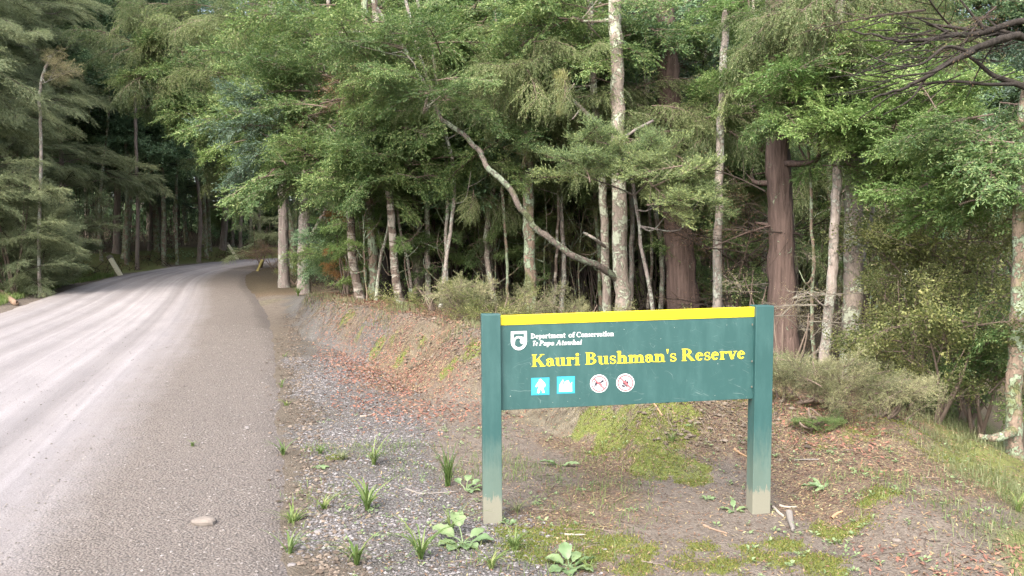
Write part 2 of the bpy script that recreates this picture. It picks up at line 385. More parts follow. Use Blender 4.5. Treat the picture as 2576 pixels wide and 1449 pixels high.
mk_ = q.math('ADD', q.math('MULTIPLY', za.outputs[2], .8), q.math('MULTIPLY_ADD', nm, .9, -.5)); c = q.mix(q.math('MULTIPLY', q.ramp(q.math('ADD', mk_, q.math('MULTIPLY_ADD', nf, .7, -.35)), [(.42, (0, 0, 0)), (.75, (1, 1, 1))]), .85), c, mcol)
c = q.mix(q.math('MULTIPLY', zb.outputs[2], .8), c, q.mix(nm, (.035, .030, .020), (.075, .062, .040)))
hgt = q.math('ADD', q.math('MULTIPLY', nf, .6), q.math('MULTIPLY', vd, -.5))
t.links.new(q.bsdf(c, .95, q.bump(hgt, .8, .02), .15), out.inputs[0]); MAT['ground'] = m
gme.materials.append(m)
tag(link('ground', gme), kind='structure')

# road sheet with crown, wheel ruts and a loose gravel edge
NT = 96
sidx = np.unique(np.concatenate([np.arange(0, 700, 1)])); tt = np.linspace(-.03, 1.03, NT)
cl = (RL + RR) / 2; slen = np.concatenate([[0], np.cumsum(np.linalg.norm(np.diff(cl, axis=0), axis=1))])
ss = np.interp(np.arange(0, slen[-1], .06), slen, np.arange(NS))
rl = np.stack([np.interp(ss, np.arange(NS), RL[:, k]) for k in (0, 1)], -1); rr_ = np.stack([np.interp(ss, np.arange(NS), RR[:, k]) for k in (0, 1)], -1)
P2 = rl[:, None] * (1 - tt)[None, :, None] + rr_[:, None] * tt[None, :, None]
S = (np.arange(len(ss)) * .06)[:, None] + 0 * tt[None]; TT = tt[None] + 0 * S
RX, RY = P2[..., 0], P2[..., 1]
edge = np.minimum(TT + .0, 1.0 - TT)
rut = lambda c, wd: np.exp(-((TT - c - .012 * fbm(S * .12 + c * 9, TT * 0, 2)) / wd) ** 2)
ruts = 1.2 * rut(.18, .035) + rut(.36, .03) + .7 * rut(.45, .02) + rut(.62, .028) + .6 * rut(.70, .018) + .7 * rut(.28, .02)
RZ = base_z(RY) + .03 * (1 - (2 * TT - 1) ** 2) - .02 * ruts + .012 * np.exp(-((TT - .86) / .07) ** 2) + .012 * fbm(RX * 1.2, RY * 1.2, 4) + .008 * fbm(RX * 7, RY * 7, 3, 1)
RZ = RZ - .075 * (1 - sstep(-.03, .055, edge + .016 * fbm(RX * 2.6, RY * 2.6, 4, 2))) + .012
n_s, n_t = RX.shape
ii = (np.arange(n_s - 1)[:, None] * n_t + np.arange(n_t - 1)[None]).ravel()
rme = mesh_np('road', np.stack([RX, RY, RZ], -1).reshape(-1, 3), np.stack([ii, ii + 1, ii + n_t + 1, ii + n_t], -1), smooth=True)
attr(rme, 'road_a', TT, ruts, S / 100)
m, t, out = new_mat('gravel_road'); q = N(t)
pos = q.n('NewGeometry').outputs['Position']; ra = q.n('SeparateColor', {0: q.n('VertexColor', layer_name='road_a').outputs[0]})
T_, U_, S_ = ra.outputs[0], ra.outputs[1], ra.outputs[2]
nf = q.noise(pos, 60, 5, .7); nm = q.noise(pos, 7, 5, .65); nb = q.noise(pos, .9, 4)
str_ = q.noise(q.n('CombineXYZ', {0: q.math('MULTIPLY', S_, 9.), 1: q.math('MULTIPLY', T_, 34.)}).outputs[0], 1., 4, .6)
pale = q.mix(q.ramp(nb, [(.3, (0, 0, 0)), (.7, (1, 1, 1))]), (.212, .199, .203), (.256, .241, .242))
pale = q.mix(q.ramp(str_, [(.38, (0, 0, 0)), (.62, (1, 1, 1))]), q.mix(.4, pale, (.109, .100, .100)), pale)
pale = q.mix(q.math('MULTIPLY', U_, .5), pale, (.118, .107, .104))
pale = q.mix(q.ramp(nf, [(.42, (1, 1, 1)), (.6, (0, 0, 0))]), pale, q.mix(.22, pale, (.090, .082, .081)))
vor = q.n('TexVoronoi', {'Vector': pos, 'Scale': 70.}); vr = q.n('SeparateColor', {0: vor.outputs['Color']}).outputs[0]; vd = vor.outputs['Distance']
grv = q.mix(q.math('MULTIPLY_ADD', vr, .6, .2), (.110, .095, .085), (.154, .134, .119))
grv = q.mix(q.ramp(vd, [(.4, (0, 0, 0)), (.8, (1, 1, 1))]), grv, (.083, .072, .064))
gm = q.math('ADD', T_, q.math('MULTIPLY_ADD', nb, .10, q.math('MULTIPLY_ADD', nm, .07, -.085)))
gmask = q.ramp(gm, [(.68, (0, 0, 0)), (.80, (1, 1, 1))])
lmask = q.ramp(gm, [(.03, (1, 1, 1)), (.14, (0, 0, 0))])
c = q.mix(gmask, pale, grv); c = q.mix(q.math('MULTIPLY', lmask, .7), c, (.165, .147, .136))
em = q.ramp(q.math('ADD', T_, q.math('MULTIPLY_ADD', nm, .07, q.math('MULTIPLY_ADD', nf, .05, q.math('MULTIPLY_ADD', nb, .05, -.085)))), [(.962, (0, 0, 0)), (1.0, (1, 1, 1))])
c = q.mix(em, c, q.mix(nf, (.055, .047, .042), (.16, .14, .13)))
bh = q.math('ADD', nf, q.math('MULTIPLY', q.math('MULTIPLY', vd, -1.2), gmask))
t.links.new(q.bsdf(c, .93, q.bump(bh, .7, .012), .2), out.inputs[0]); rme.materials.append(m)
tag(link('road', rme), kind='structure')
#@@PART2
# ------------------------------------------------------------------ the reserve sign
TH = R(5.0)
sx0 = at(1213, 1322, 4.38)                       # left edge of the left post, front face
ex = np.array([math.cos(TH), math.sin(TH), 0]); ey = np.array([-math.sin(TH), math.cos(TH), 0])
S0 = np.array([sx0[0], sx0[1], 0.])
def sign_uv(px, py, off=0.):
    """pixel -> (u, w) on the vertical plane `off` metres behind the post faces"""
    r = ray(px, py); o = np.array([0, 0, CAMZ]); p0 = S0 + ey * off
    k = ((p0 - o) @ ey) / (r @ ey); p = o + r * k
    return np.array([(p - S0) @ ex, p[2]])
def box_v(lo, hi, bev=0.):
    x0, y0, z0 = lo; x1, y1, z1 = hi
    return np.array([(x0, y0, z0), (x1, y0, z0), (x1, y1, z0), (x0, y1, z0), (x0, y0, z1), (x1, y0, z1), (x1, y1, z1), (x0, y1, z1)], float)
BOXF = np.array([(0, 3, 2, 1), (4, 5, 6, 7), (0, 1, 5, 4), (1, 2, 6, 5), (2, 3, 7, 6), (3, 0, 4, 7)])
def box_obj(name, V8, mat, parent, bevel=.004):
    me = mesh_np(name, V8, BOXF, mats=[mat]); o = link(name, me, parent)
    if bevel:
        b = o.modifiers.new('bevel', 'BEVEL'); b.width = bevel; b.segments = 2
    return o

def sign_paint(name, scratch=True, worn=False):
    m, t, out = new_mat(name); q = N(t); tc = q.n('TexCoord').outputs['Object']
    nb = q.noise(tc, 5, 4); nf = q.noise(tc, 140, 3, .7)
    c = q.mix(nb, (.014, .055, .054), (.020, .069, .067))
    c = q.mix(q.math('MULTIPLY', q.ramp(q.noise(q.map(tc, (3, 3, .8)), 4., 5, .7), [(.45, (0, 0, 0)), (.75, (1, 1, 1))]), .35), c, (.06, .135, .13))
    if scratch:
        tot = None
        for k, (rot, sc_, thr) in enumerate(((.5, 17, .004), (1.25, 13, .004), (2.1, 21, .004), (1.62, 9, .005), (.9, 30, .005))):
            v = q.map(tc, (1, 0, 1), (0, rot, 0)); v = q.map(v, (1., 1., .16))
            dv = q.n('VectorMath', {0: v, 1: q.n('VectorMath', {0: q.n('TexNoise', {'Vector': tc, 'Scale': 3. + k, 'Detail': 2}).outputs['Color'], 'Scale': .07}, operation='SCALE').outputs[0]}, operation='ADD').outputs[0]
            vo = q.n('TexVoronoi', {'Vector': dv, 'Scale': float(sc_)}, feature='DISTANCE_TO_EDGE').outputs['Distance']
            ln = q.ramp(vo, [(0, (1, 1, 1)), (thr * 1.6, (0, 0, 0))])
            gate = q.ramp(q.noise(tc, 6. + 2 * k, 3, .6), [(.56, (0, 0, 0)), (.68, (1, 1, 1))])
            s = q.math('MULTIPLY', ln, gate); tot = s if tot is None else q.math('MAXIMUM', tot, s)
        c = q.mix(q.math('MULTIPLY', tot, .34), c, (.33, .40, .39))
    spk = q.ramp(q.noise(tc, 75, 2, .5), [(.755, (0, 0, 0)), (.79, (1, 1, 1))])
    c = q.mix(q.math('MULTIPLY', spk, .7), c, (.42, .44, .40))
    if worn:
        z = q.n('SeparateXYZ', {0: tc}).outputs[2]
        st = q.noise(q.map(tc, (55, 55, 9)), 1., 6, .8)
        mk = q.ramp(q.math('ADD', z, q.math('MULTIPLY', st, -.30)), [(-.035, (1, 1, 1)), (-.005, (0, 0, 0))])
        c = q.mix(q.math('MULTIPLY', mk, .92), c, q.mix(nf, (.13, .115, .09), (.20, .178, .142)))
        mk2 = q.ramp(q.math('ADD', z, q.math('MULTIPLY', st, -.5)), [(.0, (1, 1, 1)), (.25, (0, 0, 0))])
        c = q.mix(q.math('MULTIPLY', mk2, .35), c, (.18, .20, .15))
    t.links.new(q.bsdf(c, .48, q.bump(nf, .08, .001), .45), out.inputs[0]); return m
MAT['sign'] = sign_paint('sign_green_paint'); MAT['post'] = sign_paint('post_green_paint', False, True)
MAT['yellow'] = plain('sign_yellow', (.56, .45, .008), .45, .4, .06, 8)
MAT['tyellow'] = plain('sign_letter_yellow', (.56, .455, .025), .5, .4, .05, 40)
MAT['white'] = plain('sign_white', (.62, .62, .62), .5, .4, .03, 40)
MAT['cyan'] = plain('sign_cyan', (.035, .30, .36), .5, .4, .04, 40)
MAT['cyan_d'] = plain('sign_cyan_rim', (.02, .26, .36), .5, .4, .04, 40)
MAT['sred'] = plain('sign_red', (.62, .10, .11), .5, .4, .05, 40)
MAT['sblack'] = plain('sign_black', (.03, .025, .04), .5, .4, .05, 40)

sign = thing('reserve_sign', 'green painted reserve sign on two posts with yellow top strip and lettering', 'sign', S0)
sign.rotation_euler = (0, 0, TH)
UR = sign_uv(1944.5, 900)[0]
zL, zR = sign_uv(1235, 791)[1], sign_uv(1920, 769)[1]
PW = .101
def post(u0, ztop, lean):
    V = box_v((u0, 0, -.35), (u0 + PW, .098, ztop))
    V[4:, 0] += lean
    return box_obj('post', V, MAT['post'], sign, .0035)
p1 = post(0.010, zL, -.012); p1['label'] = 'green post with bare weathered wood at its foot'
post(UR - PW - .006, zR, .010)
OFF = .030
def quad_px(pts, off, thick, name, mat, parent, bevel=.002):
    """a slab whose front outline is given by four pixels TL, TR, BR, BL"""
    f = [sign_uv(px, py, off) for px, py in pts]
    V = np.array([(f[3][0], off, f[3][1]), (f[2][0], off, f[2][1]), (f[2][0], off + thick, f[2][1]), (f[3][0], off + thick, f[3][1]),
                  (f[0][0], off, f[0][1]), (f[1][0], off, f[1][1]), (f[1][0], off + thick, f[1][1]), (f[0][0], off + thick, f[0][1])])
    return box_obj(name, V, mat, parent, bevel)
panel = quad_px([(1252, 819), (1901, 797), (1897, 1003), (1258, 1032.5)], OFF, .042, 'panel', MAT['sign'], sign)
rail = quad_px([(1252, 795), (1901, 772.5), (1901, 797), (1252, 819)], OFF - .003, .048, 'top_rail', MAT['yellow'], sign)

# -- hand-drawn bold serif alphabet: each glyph is a list of quad strips in units of the cap height
TK, TN, SF = .20, .085, .06
def seg(a, b, w0, w1=None):
    a = np.array(a, float); b = np.array(b, float); d = b - a; n = np.array([-d[1], d[0]]) / (np.hypot(*d) + 1e-9)
    w1 = w0 if w1 is None else w1
    return [[tuple(a + n * w0 / 2), tuple(a - n * w0 / 2), tuple(b - n * w1 / 2), tuple(b + n * w1 / 2)]]
def rect(x0, y0, x1, y1): return [[(x0, y0), (x1, y0), (x1, y1), (x0, y1)]]
def ring(cx, cy, rx, ry, th, tn, a0=0, a1=360, n=18):
    q_ = []
    A = np.radians(np.linspace(a0, a1, n + 1))
    for i in range(n):
        o = [(cx + rx * math.cos(a), cy + ry * math.sin(a)) for a in A[i:i + 2]]
        k = [(cx + (rx - th) * math.cos(a), cy + (ry - tn) * math.sin(a)) for a in A[i:i + 2]]
        q_.append([o[0], o[1], k[1], k[0]])
    return q_
def disc(cx, cy, r, n=10):
    return [[(cx, cy), (cx + r * math.cos(2 * math.pi * i / n), cy + r * math.sin(2 * math.pi * i / n)), (cx + r * math.cos(2 * math.pi * (i + .5) / n), cy + r * math.sin(2 * math.pi * (i + .5) / n)), (cx + r * math.cos(2 * math.pi * (i + 1) / n), cy + r * math.sin(2 * math.pi * (i + 1) / n))] for i in range(n)]
def stem(x, y0, y1, top=1, bot=1, w=TK, e=.075):
    s = rect(x, y0, x + w, y1)
    if bot: s += rect(x - e, y0, x + w + e, y0 + SF)
    if top == 1: s += rect(x - e, y1 - SF, x + w + e, y1)
    if top == 2: s += [[(x - e, y1 - SF * 1.5), (x, y1 - SF * 2.2), (x, y1), (x - e, y1 - SF * .5)]]
    return s
def poly(pts, ws):
    s = []
    for i in range(len(pts) - 1): s += seg(pts[i], pts[i + 1], ws[i], ws[i + 1])
    return s
XH = .66
def g_n(x): return ring(x + .40, .42, .22, .24, TK, .1, 0, 165, 10) + stem(x + .42, 0, .44, 0, 1)
def S_glyph():
    a = np.linspace(35, 270, 12); b = np.linspace(90, -145, 12)
    p = [(.235 + .15 * math.cos(R(v)), .485 + .15 * math.sin(R(v))) for v in a] + [(.235 + .165 * math.cos(R(v)), .175 + .155 * math.sin(R(v))) for v in b]
    wd = list(np.concatenate([np.interp(np.linspace(0, 1, 12), [0, .3, 1], [.06, .07, .15]), np.interp(np.linspace(0, 1, 12), [0, .6, 1], [.15, .08, .06])]))
    return poly(p, wd) + rect(.34, .45, .40, .64) + rect(.06, .02, .12, .21)
GL = {
 'K': (stem(.09, 0, 1) + seg((.26, .42), (.70, .96), .085) + seg((.40, .60), (.76, .04), .21) + rect(.55, .94, .86, 1) + rect(.56, 0, .94, .06), .96),
 'B': (stem(.09, 0, 1, w=TK) + ring(.30, .745, .36, .255, .18, .075, -90, 90, 12) + ring(.30, .265, .42, .265, .19, .08, -90, 90, 12), .80),
 'R': (stem(.09, 0, 1) + ring(.30, .73, .38, .27, .19, .08, -90, 90, 12) + seg((.40, .50), (.76, .04), .20) + rect(.66, 0, .92, .06), .93),
 'D': (stem(.09, 0, 1) + ring(.28, .5, .56, .5, .2, .08, -90, 90, 16), .92),
 'P': (stem(.09, 0, 1) + ring(.30, .72, .38, .28, .19, .08, -90, 90, 12), .74),
 'C': (ring(.5, .5, .46, .52, .2, .08, 42, 318, 18) + rect(.80, .68, .87, .98), .92),
 'T': (stem(.32, 0, 1, 0, 1) + rect(.04, .92, .80, 1) + rect(.04, .74, .10, .93) + rect(.74, .74, .80, .93), .84),
 'A': (seg((.14, .03), (.46, 1), .085) + seg((.44, 1.0), (.76, .03), .2) + rect(.25, .30, .62, .37) + rect(.0, 0, .30, .06) + rect(.56, 0, .94, .06), .94),
 'a': (ring(.24, .20, .21, .21, .15, .08, 60, 330, 12) + ring(.27, .44, .235, .225, .19, .085, 0, 150, 10) + rect(.315, .06, .505, .46) + seg((.40, .12), (.60, .05), .1, .07) + disc(.10, .49, .085) , .60),
 'u': (rect(.08, .16, .28, XH) + rect(.0, XH - .06, .28, XH) + ring(.30, .2, .22, .22, TK, .09, 180, 300, 8) + rect(.45, .0, .65, XH) + rect(.37, XH - .06, .65, XH) + rect(.65, 0, .73, .06), .75),
 'r': (stem(.09, 0, XH, 2, 1) + ring(.37, .43, .18, .23, .1, .11, 45, 160, 8) + disc(.46, .55, .095), .56),
 'i': (stem(.09, 0, XH, 2, 1) + disc(.19, .87, .115), .38),
 's': (S_glyph(), .47),
 'h': (stem(.09, 0, 1.02, 2, 1) + g_n(.03), .74),
 'n': (stem(.09, 0, XH, 2, 1) + g_n(.03), .74),
 'm': (stem(.09, 0, XH, 2, 1) + g_n(.03) + g_n(.38), 1.09),
 "'": ([[(.06, 1.02), (.06, .99), (.11, .66), (.15, .66)], [(.06, 1.02), (.15, .66), (.20, .99), (.20, 1.02)]], .26),
 'e': (ring(.29, .33, .265, .34, .19, .08, 8, 325, 16) + rect(.10, .35, .55, .42), .59),
 'v': (seg((.12, .64), (.33, .0), .2) + seg((.33, .0), (.52, .64), .085) + rect(.0, XH - .06, .28, XH) + rect(.40, XH - .06, .64, XH), .62),
 'p': (stem(.09, -.30, XH, 2, 1) + ring(.36, .33, .27, .33, .19, .085, -150, 150, 16), .70),
 't': (rect(.12, .1, .31, .88) + rect(.02, XH - .08, .46, XH) + ring(.31, .16, .19, .17, .17, .09, 180, 320, 8), .47),
 'o': (ring(.33, .33, .31, .35, .19, .07, 0, 360, 20), .66),
 'f': (stem(.09, 0, .82, 0, 1) + rect(.0, XH - .08, .42, XH) + ring(.31, .80, .22, .24, .18, .09, 45, 180, 9) + disc(.43, .93, .08), .42),
 'w': (seg((.10, .64), (.28, .0), .18) + seg((.28, .0), (.46, .62), .08) + seg((.42, .64), (.62, .0), .18) + seg((.62, .0), (.80, .64), .08) + rect(.0, XH - .06, .26, XH) + rect(.68, XH - .06, .90, XH), .90),
}
def word_quads(word, px0, px1, base0, base1, cap, shear=0., cond=1.):
    adv = sum(GL[ch][1] for ch in word) - .06
    k = (px1 - px0) / adv; x = 0; outq = []
    for ch in word:
        qs, w_ = GL[ch]
        for qd in qs:
            o = []
            for (a, b) in qd:
                gxp = x + a; f = gxp / adv
                o.append((px0 + gxp * k + shear * b * cap, base0 + (base1 - base0) * f - b * cap))
            outq.append(o)
        x += w_
    return outq
def flat_part(name, quads, mat, parent, off, step=.00006):
    """flat print laid on the panel: every piece a hair proud of the one before so none are coplanar"""
    V = []; F = []; d = off
    for i, qd in enumerate(quads):
        d2 = off - (i % 24) * step
        uv = [sign_uv(px, py, OFF) for px, py in qd]
        ar = sum(uv[j][0] * uv[(j + 1) % 4][1] - uv[(j + 1) % 4][0] * uv[j][1] for j in range(4))
        if ar < 0: uv = uv[::-1]
        b = len(V); V += [(u, d2, w_) for u, w_ in uv]; F.append((b, b + 1, b + 2, b + 3))
    return link(name, mesh_np(name, np.array(V), np.array(F), mats=[mat]), parent)
E1 = OFF - .0012
for wd_, x0, x1, b0, b1 in (('Kauri', 1337, 1457, 922.9, 918.4), ("Bushman's", 1472, 1700, 917.6, 909.0), ('Reserve', 1714, 1873, 908.4, 902.2)):
    flat_part('title_word', word_quads(wd_, x0, x1, b0, b1, 31), MAT['tyellow'], panel, E1)
for wd_, x0, x1, b0, b1 in (('Department', 1335, 1422, 851.9, 849.2), ('of', 1430, 1445, 848.9, 848.4), ('Conservation', 1450, 1543.5, 848.2, 845.3)):
    flat_part('department_word', word_quads(wd_, x0, x1, b0, b1, 12.8), MAT['white'], panel, E1)
for wd_, x0, x1, b0, b1 in (('Te', 1338, 1352, 870.0, 869.6), ('Papa', 1356, 1393, 869.5, 868.5), ('Atawhai', 1398, 1462, 868.4, 866.6)):
    flat_part('italic_word', word_quads(wd_, x0, x1, b0, b1, 12.5, .2), MAT['white'], panel, E1)
# shield emblem: white shield outline with a curling wave
def mapq(qs, f): return [[f(*p) for p in qd] for qd in qs]
sf = lambda a, b: (1285.2 + a * 40 + 0.0, 833.8 + (1 - b) * 47.5 - a * 1.2)
sh = rect(0, .86, 1, 1) + rect(0, .44, .17, .87) + rect(.83, .44, 1, .87) + ring(.5, .46, .5, .46, .17, .15, 180, 360, 16)
sh += ring(.46, .40, .34, .34, .12, .10, 20, 200, 14) + disc(.72, .47, .15) + ring(.62, .46, .24, .26, .13, .12, 20, 110, 8)
sh += [[(.17, .60), (.17, .40), (.26, .46), (.24, .62)], [(.70, .62), (.83, .70), (.85, .30), (.74, .36)]]
flat_part('shield_emblem', mapq(sh, sf), MAT['white'], panel, E1)
# pictograms
def tile(x0, y0, x1, y1, dy, name, figure, label):
    o = 2.2
    tl = flat_part(name, [[(x0 - o, y0 - o + dy), (x1 + o, y0 - o - dy * 0), (x1 + o, y1 + o - dy), (x0 - o, y1 + o)]], MAT['cyan_d'], panel, OFF - .0008)
    tl['label'] = label
    flat_part('tile_face', [[(x0, y0 + dy), (x1, y0), (x1, y1 - dy), (x0, y1)]], MAT['cyan'], tl, OFF - .0020)
    f = lambda a, b: (x0 + a * (x1 - x0), y1 - b * (y1 - y0) - dy * a)
    flat_part('pictogram', mapq(figure, f), MAT['white'], tl, OFF - .0032)
walk = disc(.49, .87, .085) + [[(.38, .40), (.66, .40), (.68, .80), (.40, .82)]] + seg((.44, .76), (.28, .56), .12) + seg((.28, .56), (.24, .46), .10) + seg((.62, .76), (.76, .58), .13) + seg((.76, .58), (.72, .44), .10) \
     + seg((.45, .44), (.36, .08), .15, .13) + seg((.58, .44), (.70, .08), .16, .13) + disc(.53, .78, .12)
tile(1338.5, 951.6, 1380, 992.2, 1.4, 'walking_symbol', walk, 'cyan square with white walking figure')
hut = [[(.08, .08), (.88, .08), (.86, .52), (.10, .52)], [(.10, .5), (.32, .5), (.34, .82), (.28, .80)], [(.12, .5), (.18, .5), (.22, .66), (.15, .60)], [(.70, .5), (.86, .5), (.88, .68), (.82, .60)]] + disc(.56, .58, .17) + seg((.42, .62), (.66, .74), .1)
tile(1403, 948.2, 1444, 988.4, 1.4, 'shrubs_symbol', hut, 'cyan square with white plant shape')
def no_sign(cx, cy, r, name, figure, label):
    b = flat_part(name, disc_px(cx, cy, r), MAT['white'], panel, OFF - .0008, .000001); b['label'] = label
    f = lambda a, b_: (cx + (a - .5) * 2 * r, cy - (b_ - .5) * 2 * r)
    flat_part('pictogram', mapq(figure, f), MAT['sblack'], b, OFF - .0016)
    flat_part('red_ring', mapq(ring(.5, .5, .44, .44, .065, .065, 0, 360, 32), f) + mapq(seg((.19, .80), (.81, .20), .085), f), MAT['sred'], b, OFF - .0034)
def disc_px(cx, cy, r, n=28):
    a = 2 * math.pi / n
    return [[(cx, cy), (cx + r * math.cos(a * i), cy + r * math.sin(a * i)), (cx + r * math.cos(a * (i + .5)), cy + r * math.sin(a * (i + .5))), (cx + r * math.cos(a * (i + 1)), cy + r * math.sin(a * (i + 1)))] for i in range(n)]
dog = [[(.30, .48), (.58, .46), (.60, .60), (.28, .58)]] + seg((.58, .56), (.70, .64), .10) + [[(.64, .60), (.80, .62), (.82, .67), (.66, .70)]] + seg((.68, .68), (.66, .73), .04) + seg((.32, .52), (.26, .40), .10, .06) + seg((.26, .40), (.25, .30), .05) + seg((.56, .48), (.60, .30), .06, .05) + seg((.62, .50), (.66, .32), .05, .04) + seg((.36, .5), (.33, .32), .05) + seg((.28, .58), (.22, .64), .04)
fire = [[(.38, .40), (.62, .36), (.66, .52), (.40, .56)], [(.42, .54), (.62, .50), (.52, .66), (.50, .72)], [(.36, .44), (.46, .42), (.40, .60), (.36, .52)], [(.56, .42), (.68, .46), (.66, .60), (.62, .64)]] + seg((.30, .36), (.70, .30), .06) + seg((.32, .28), (.68, .38), .06) + seg((.46, .36), (.44, .25), .04) + seg((.54, .36), (.57, .26), .04)
no_sign(1507, 965, 22.8, 'dog_ban_symbol', dog, 'white disc with red ring and bar over a dog')
no_sign(1573, 962.8, 22.8, 'fire_ban_symbol', fire, 'white disc with red ring and bar over a fire')
# small screws down the inner face of the right post
for zz in (1.06, .86, .72):
    V, F = tube(np.array([(UR - PW - .008, .018, zz), (UR - PW - .0105, .018, zz)]), .006, 8)
    link('screw', mesh_np('screw', V, F, mats=[MAT['twig_p']]), sign)

# ------------------------------------------------------------------ road marker posts
MAT['mpost'] = plain('marker_post_paint', (.55, .52, .38), .7, .2, .25, 14)
MAT['mpost_y'] = plain('marker_post_yellow', (.21, .175, .06), .7, .2, .25, 14)
def marker(name, label, top, bot, depth, wpx, mat, band=None):
    p0 = at(*bot, depth); z = H1(p0[0], p0[1]); b = np.array([p0[0], p0[1], z]); tp = at(*top, depth + .15)
    o = thing(name, label, 'marker post', b, 'leaning marker posts along the road')
    d = tp - b; L = np.linalg.norm(d); wd = wpx * depth / FP
    V = box_v((-wd / 2, -wd / 2, -.2), (wd / 2, wd / 2, L))
    Z = d / L; X = np.cross([0, 1., 0], Z); X /= np.linalg.norm(X); Y = np.cross(Z, X)
    tf = lambda V: V[:, :1] * X + V[:, 1:2] * Y + V[:, 2:] * Z
    box_obj('shaft', tf(V), mat, o, .006)
    box_obj('cap', tf(box_v((-wd * .56, -wd * .56, L - .10), (wd * .56, wd * .56, L + .015))), MAT['twig_p'] if mat is MAT['mpost'] else MAT['mpost_y'], o, .004)
    return o
marker('road_marker_post', 'pale leaning wooden marker post on the far left road edge', (275, 645), (303, 697), 26.8, 9.5, MAT['mpost'])
marker('road_marker_post', 'thin pale leaning marker post at the road bend', (572, 612), (598, 657), 39.5, 5.5, MAT['mpost'])
marker('road_marker_post', 'short yellow leaning marker post in brown brush inside the bend', (660, 655), (648, 690), 29.5, 6, MAT['mpost_y'])
#@@PART3
# ------------------------------------------------------------------ foliage: leafy branches (shared meshes)
def unit(v): return v / (np.linalg.norm(v, axis=-1, keepdims=True) + 1e-9)
def leaves(P, D, L, W, up=.5, rg=rng, fold=.18):
    """diamond leaves: base points P, directions D, lengths L, widths W"""
    n = len(P); D = unit(D)
    U = rg.normal(size=(n, 3)); U[:, 2] += up * 3
    Sd = unit(np.cross(D, U)); Nn = np.cross(Sd, D)
    L = np.broadcast_to(L, (n,))[:, None]; W = np.broadcast_to(W, (n,))[:, None]
    m = P + D * L * .45
    V = np.stack([P, m + Sd * W / 2 + Nn * W * fold, P + D * L - Nn * L * .06, m - Sd * W / 2 + Nn * W * fold], 1)
    F = np.arange(n * 4).reshape(n, 4)
    return V.reshape(-1, 3), F
def shoot_pts(base, d, L, n, droop, rg, wig=.08):
    s = np.linspace(0, 1, n)[:, None]
    side = unit(np.cross(d, [0, 0, 1.])) * rg.normal(0, wig)
    return base + d * L * s + np.array([0, 0, -1.]) * droop * L * s ** 2 + side * L * s ** 2
def gen_bough(name, seed, mat, wood, L=1.3, ns=20, sl=.55, nsub=8, subl=.16, sp=.012, ll=.03, lw=.011, droop=.15, flat=.25, leafang=50, subang=50, sdroop=.1, up=.5, tube_r=.012, subdroop=0.):
    rg = np.random.default_rng(seed); A = Acc()
    main = shoot_pts(np.zeros(3), np.array([1., 0, .12]), L, 9, droop, rg, .12)
    V, F = tube(main, np.linspace(tube_r, .003, 9), 5); A.add(V, F, 1)
    PP = []; DD = []
    for k in range(ns):
        s = .12 + .88 * (k + rg.random()) / ns; f = s * 8; i = min(int(f), 7); b = main[i] + (main[i + 1] - main[i]) * (f - i); tg = unit(main[i + 1] - main[i])
        ang = R(rg.uniform(35, 70)) * (1 if k % 2 else -1) * (1 - .5 * s)
        ca, sa = math.cos(ang), math.sin(ang)
        d = np.array([tg[0] * ca - tg[1] * sa, tg[0] * sa + tg[1] * ca, tg[2] + rg.normal(0, flat)]); d = unit(d)
        l2 = sl * (1.05 - .65 * s) * rg.uniform(.6, 1.2)
        sh = shoot_pts(b, d, l2, 7, sdroop, rg)
        V, F = tube(sh, np.linspace(tube_r * .45, .0015, 7), 3, cap=False); A.add(V, F, 1)
        subs = [(sh[0], sh)]
        for j in range(nsub):
            s2 = .15 + .85 * (j + rg.random()) / nsub; f2 = s2 * 6; i2 = min(int(f2), 5); b2 = sh[i2] + (sh[i2 + 1] - sh[i2]) * (f2 - i2); t2 = unit(sh[i2 + 1] - sh[i2])
            a2 = R(rg.uniform(.6, 1.2) * subang) * (1 if j % 2 else -1); c2, s_2 = math.cos(a2), math.sin(a2)
            d2 = unit(np.array([t2[0] * c2 - t2[1] * s_2, t2[0] * s_2 + t2[1] * c2, t2[2] + rg.normal(0, flat * 1.3)]))
            subs.append((b2, shoot_pts(b2, d2, subl * rg.uniform(.6, 1.3), 5, subdroop, rg)))
        for _, q_ in subs:
            ln = np.linalg.norm(q_[-1] - q_[0]); n = max(3, int(ln / sp))
            u = np.linspace(.15, .999, n) * (len(q_) - 1); i3 = u.astype(int); fr = (u - i3)[:, None]
            p = q_[i3] * (1 - fr) + q_[i3 + 1] * fr; tg3 = unit(q_[i3 + 1] - q_[i3])
            sd_ = unit(np.cross(tg3, np.array([0, 0, 1.]) + rg.normal(0, .35, 3))) * np.where(np.arange(n) % 2, 1, -1)[:, None]
            la = np.radians(rg.normal(leafang, 14, n))[:, None]
            PP.append(p); DD.append(tg3 * np.cos(la) + sd_ * np.sin(la) + rg.normal(0, .22, (n, 3)))
    PP = np.vstack(PP); DD = np.vstack(DD); n = len(PP)
    V, F = leaves(PP, DD, ll * rg.uniform(.6, 1.25, n), lw * rg.uniform(.7, 1.25, n), up, rg); A.add(V, F, 0)
    me = A.mesh(name, [G[mat], MAT[wood]], False)
    return me
B = {}
def variants(key, k, **kw):
    B[key] = [gen_bough('leafy_branch_' + key, 100 + 17 * len(B) + i, **kw) for i in range(k)]
variants('totara', 4, mat='totara', wood='twig', L=1.25, ns=22, sl=.6, nsub=9, subl=.17, sp=.017, ll=.046, lw=.018, droop=.22, flat=.3)
variants('bright', 3, mat='bright', wood='twig', L=1.1, ns=20, sl=.55, nsub=8, subl=.16, sp=.019, ll=.050, lw=.021, droop=.15, flat=.28)
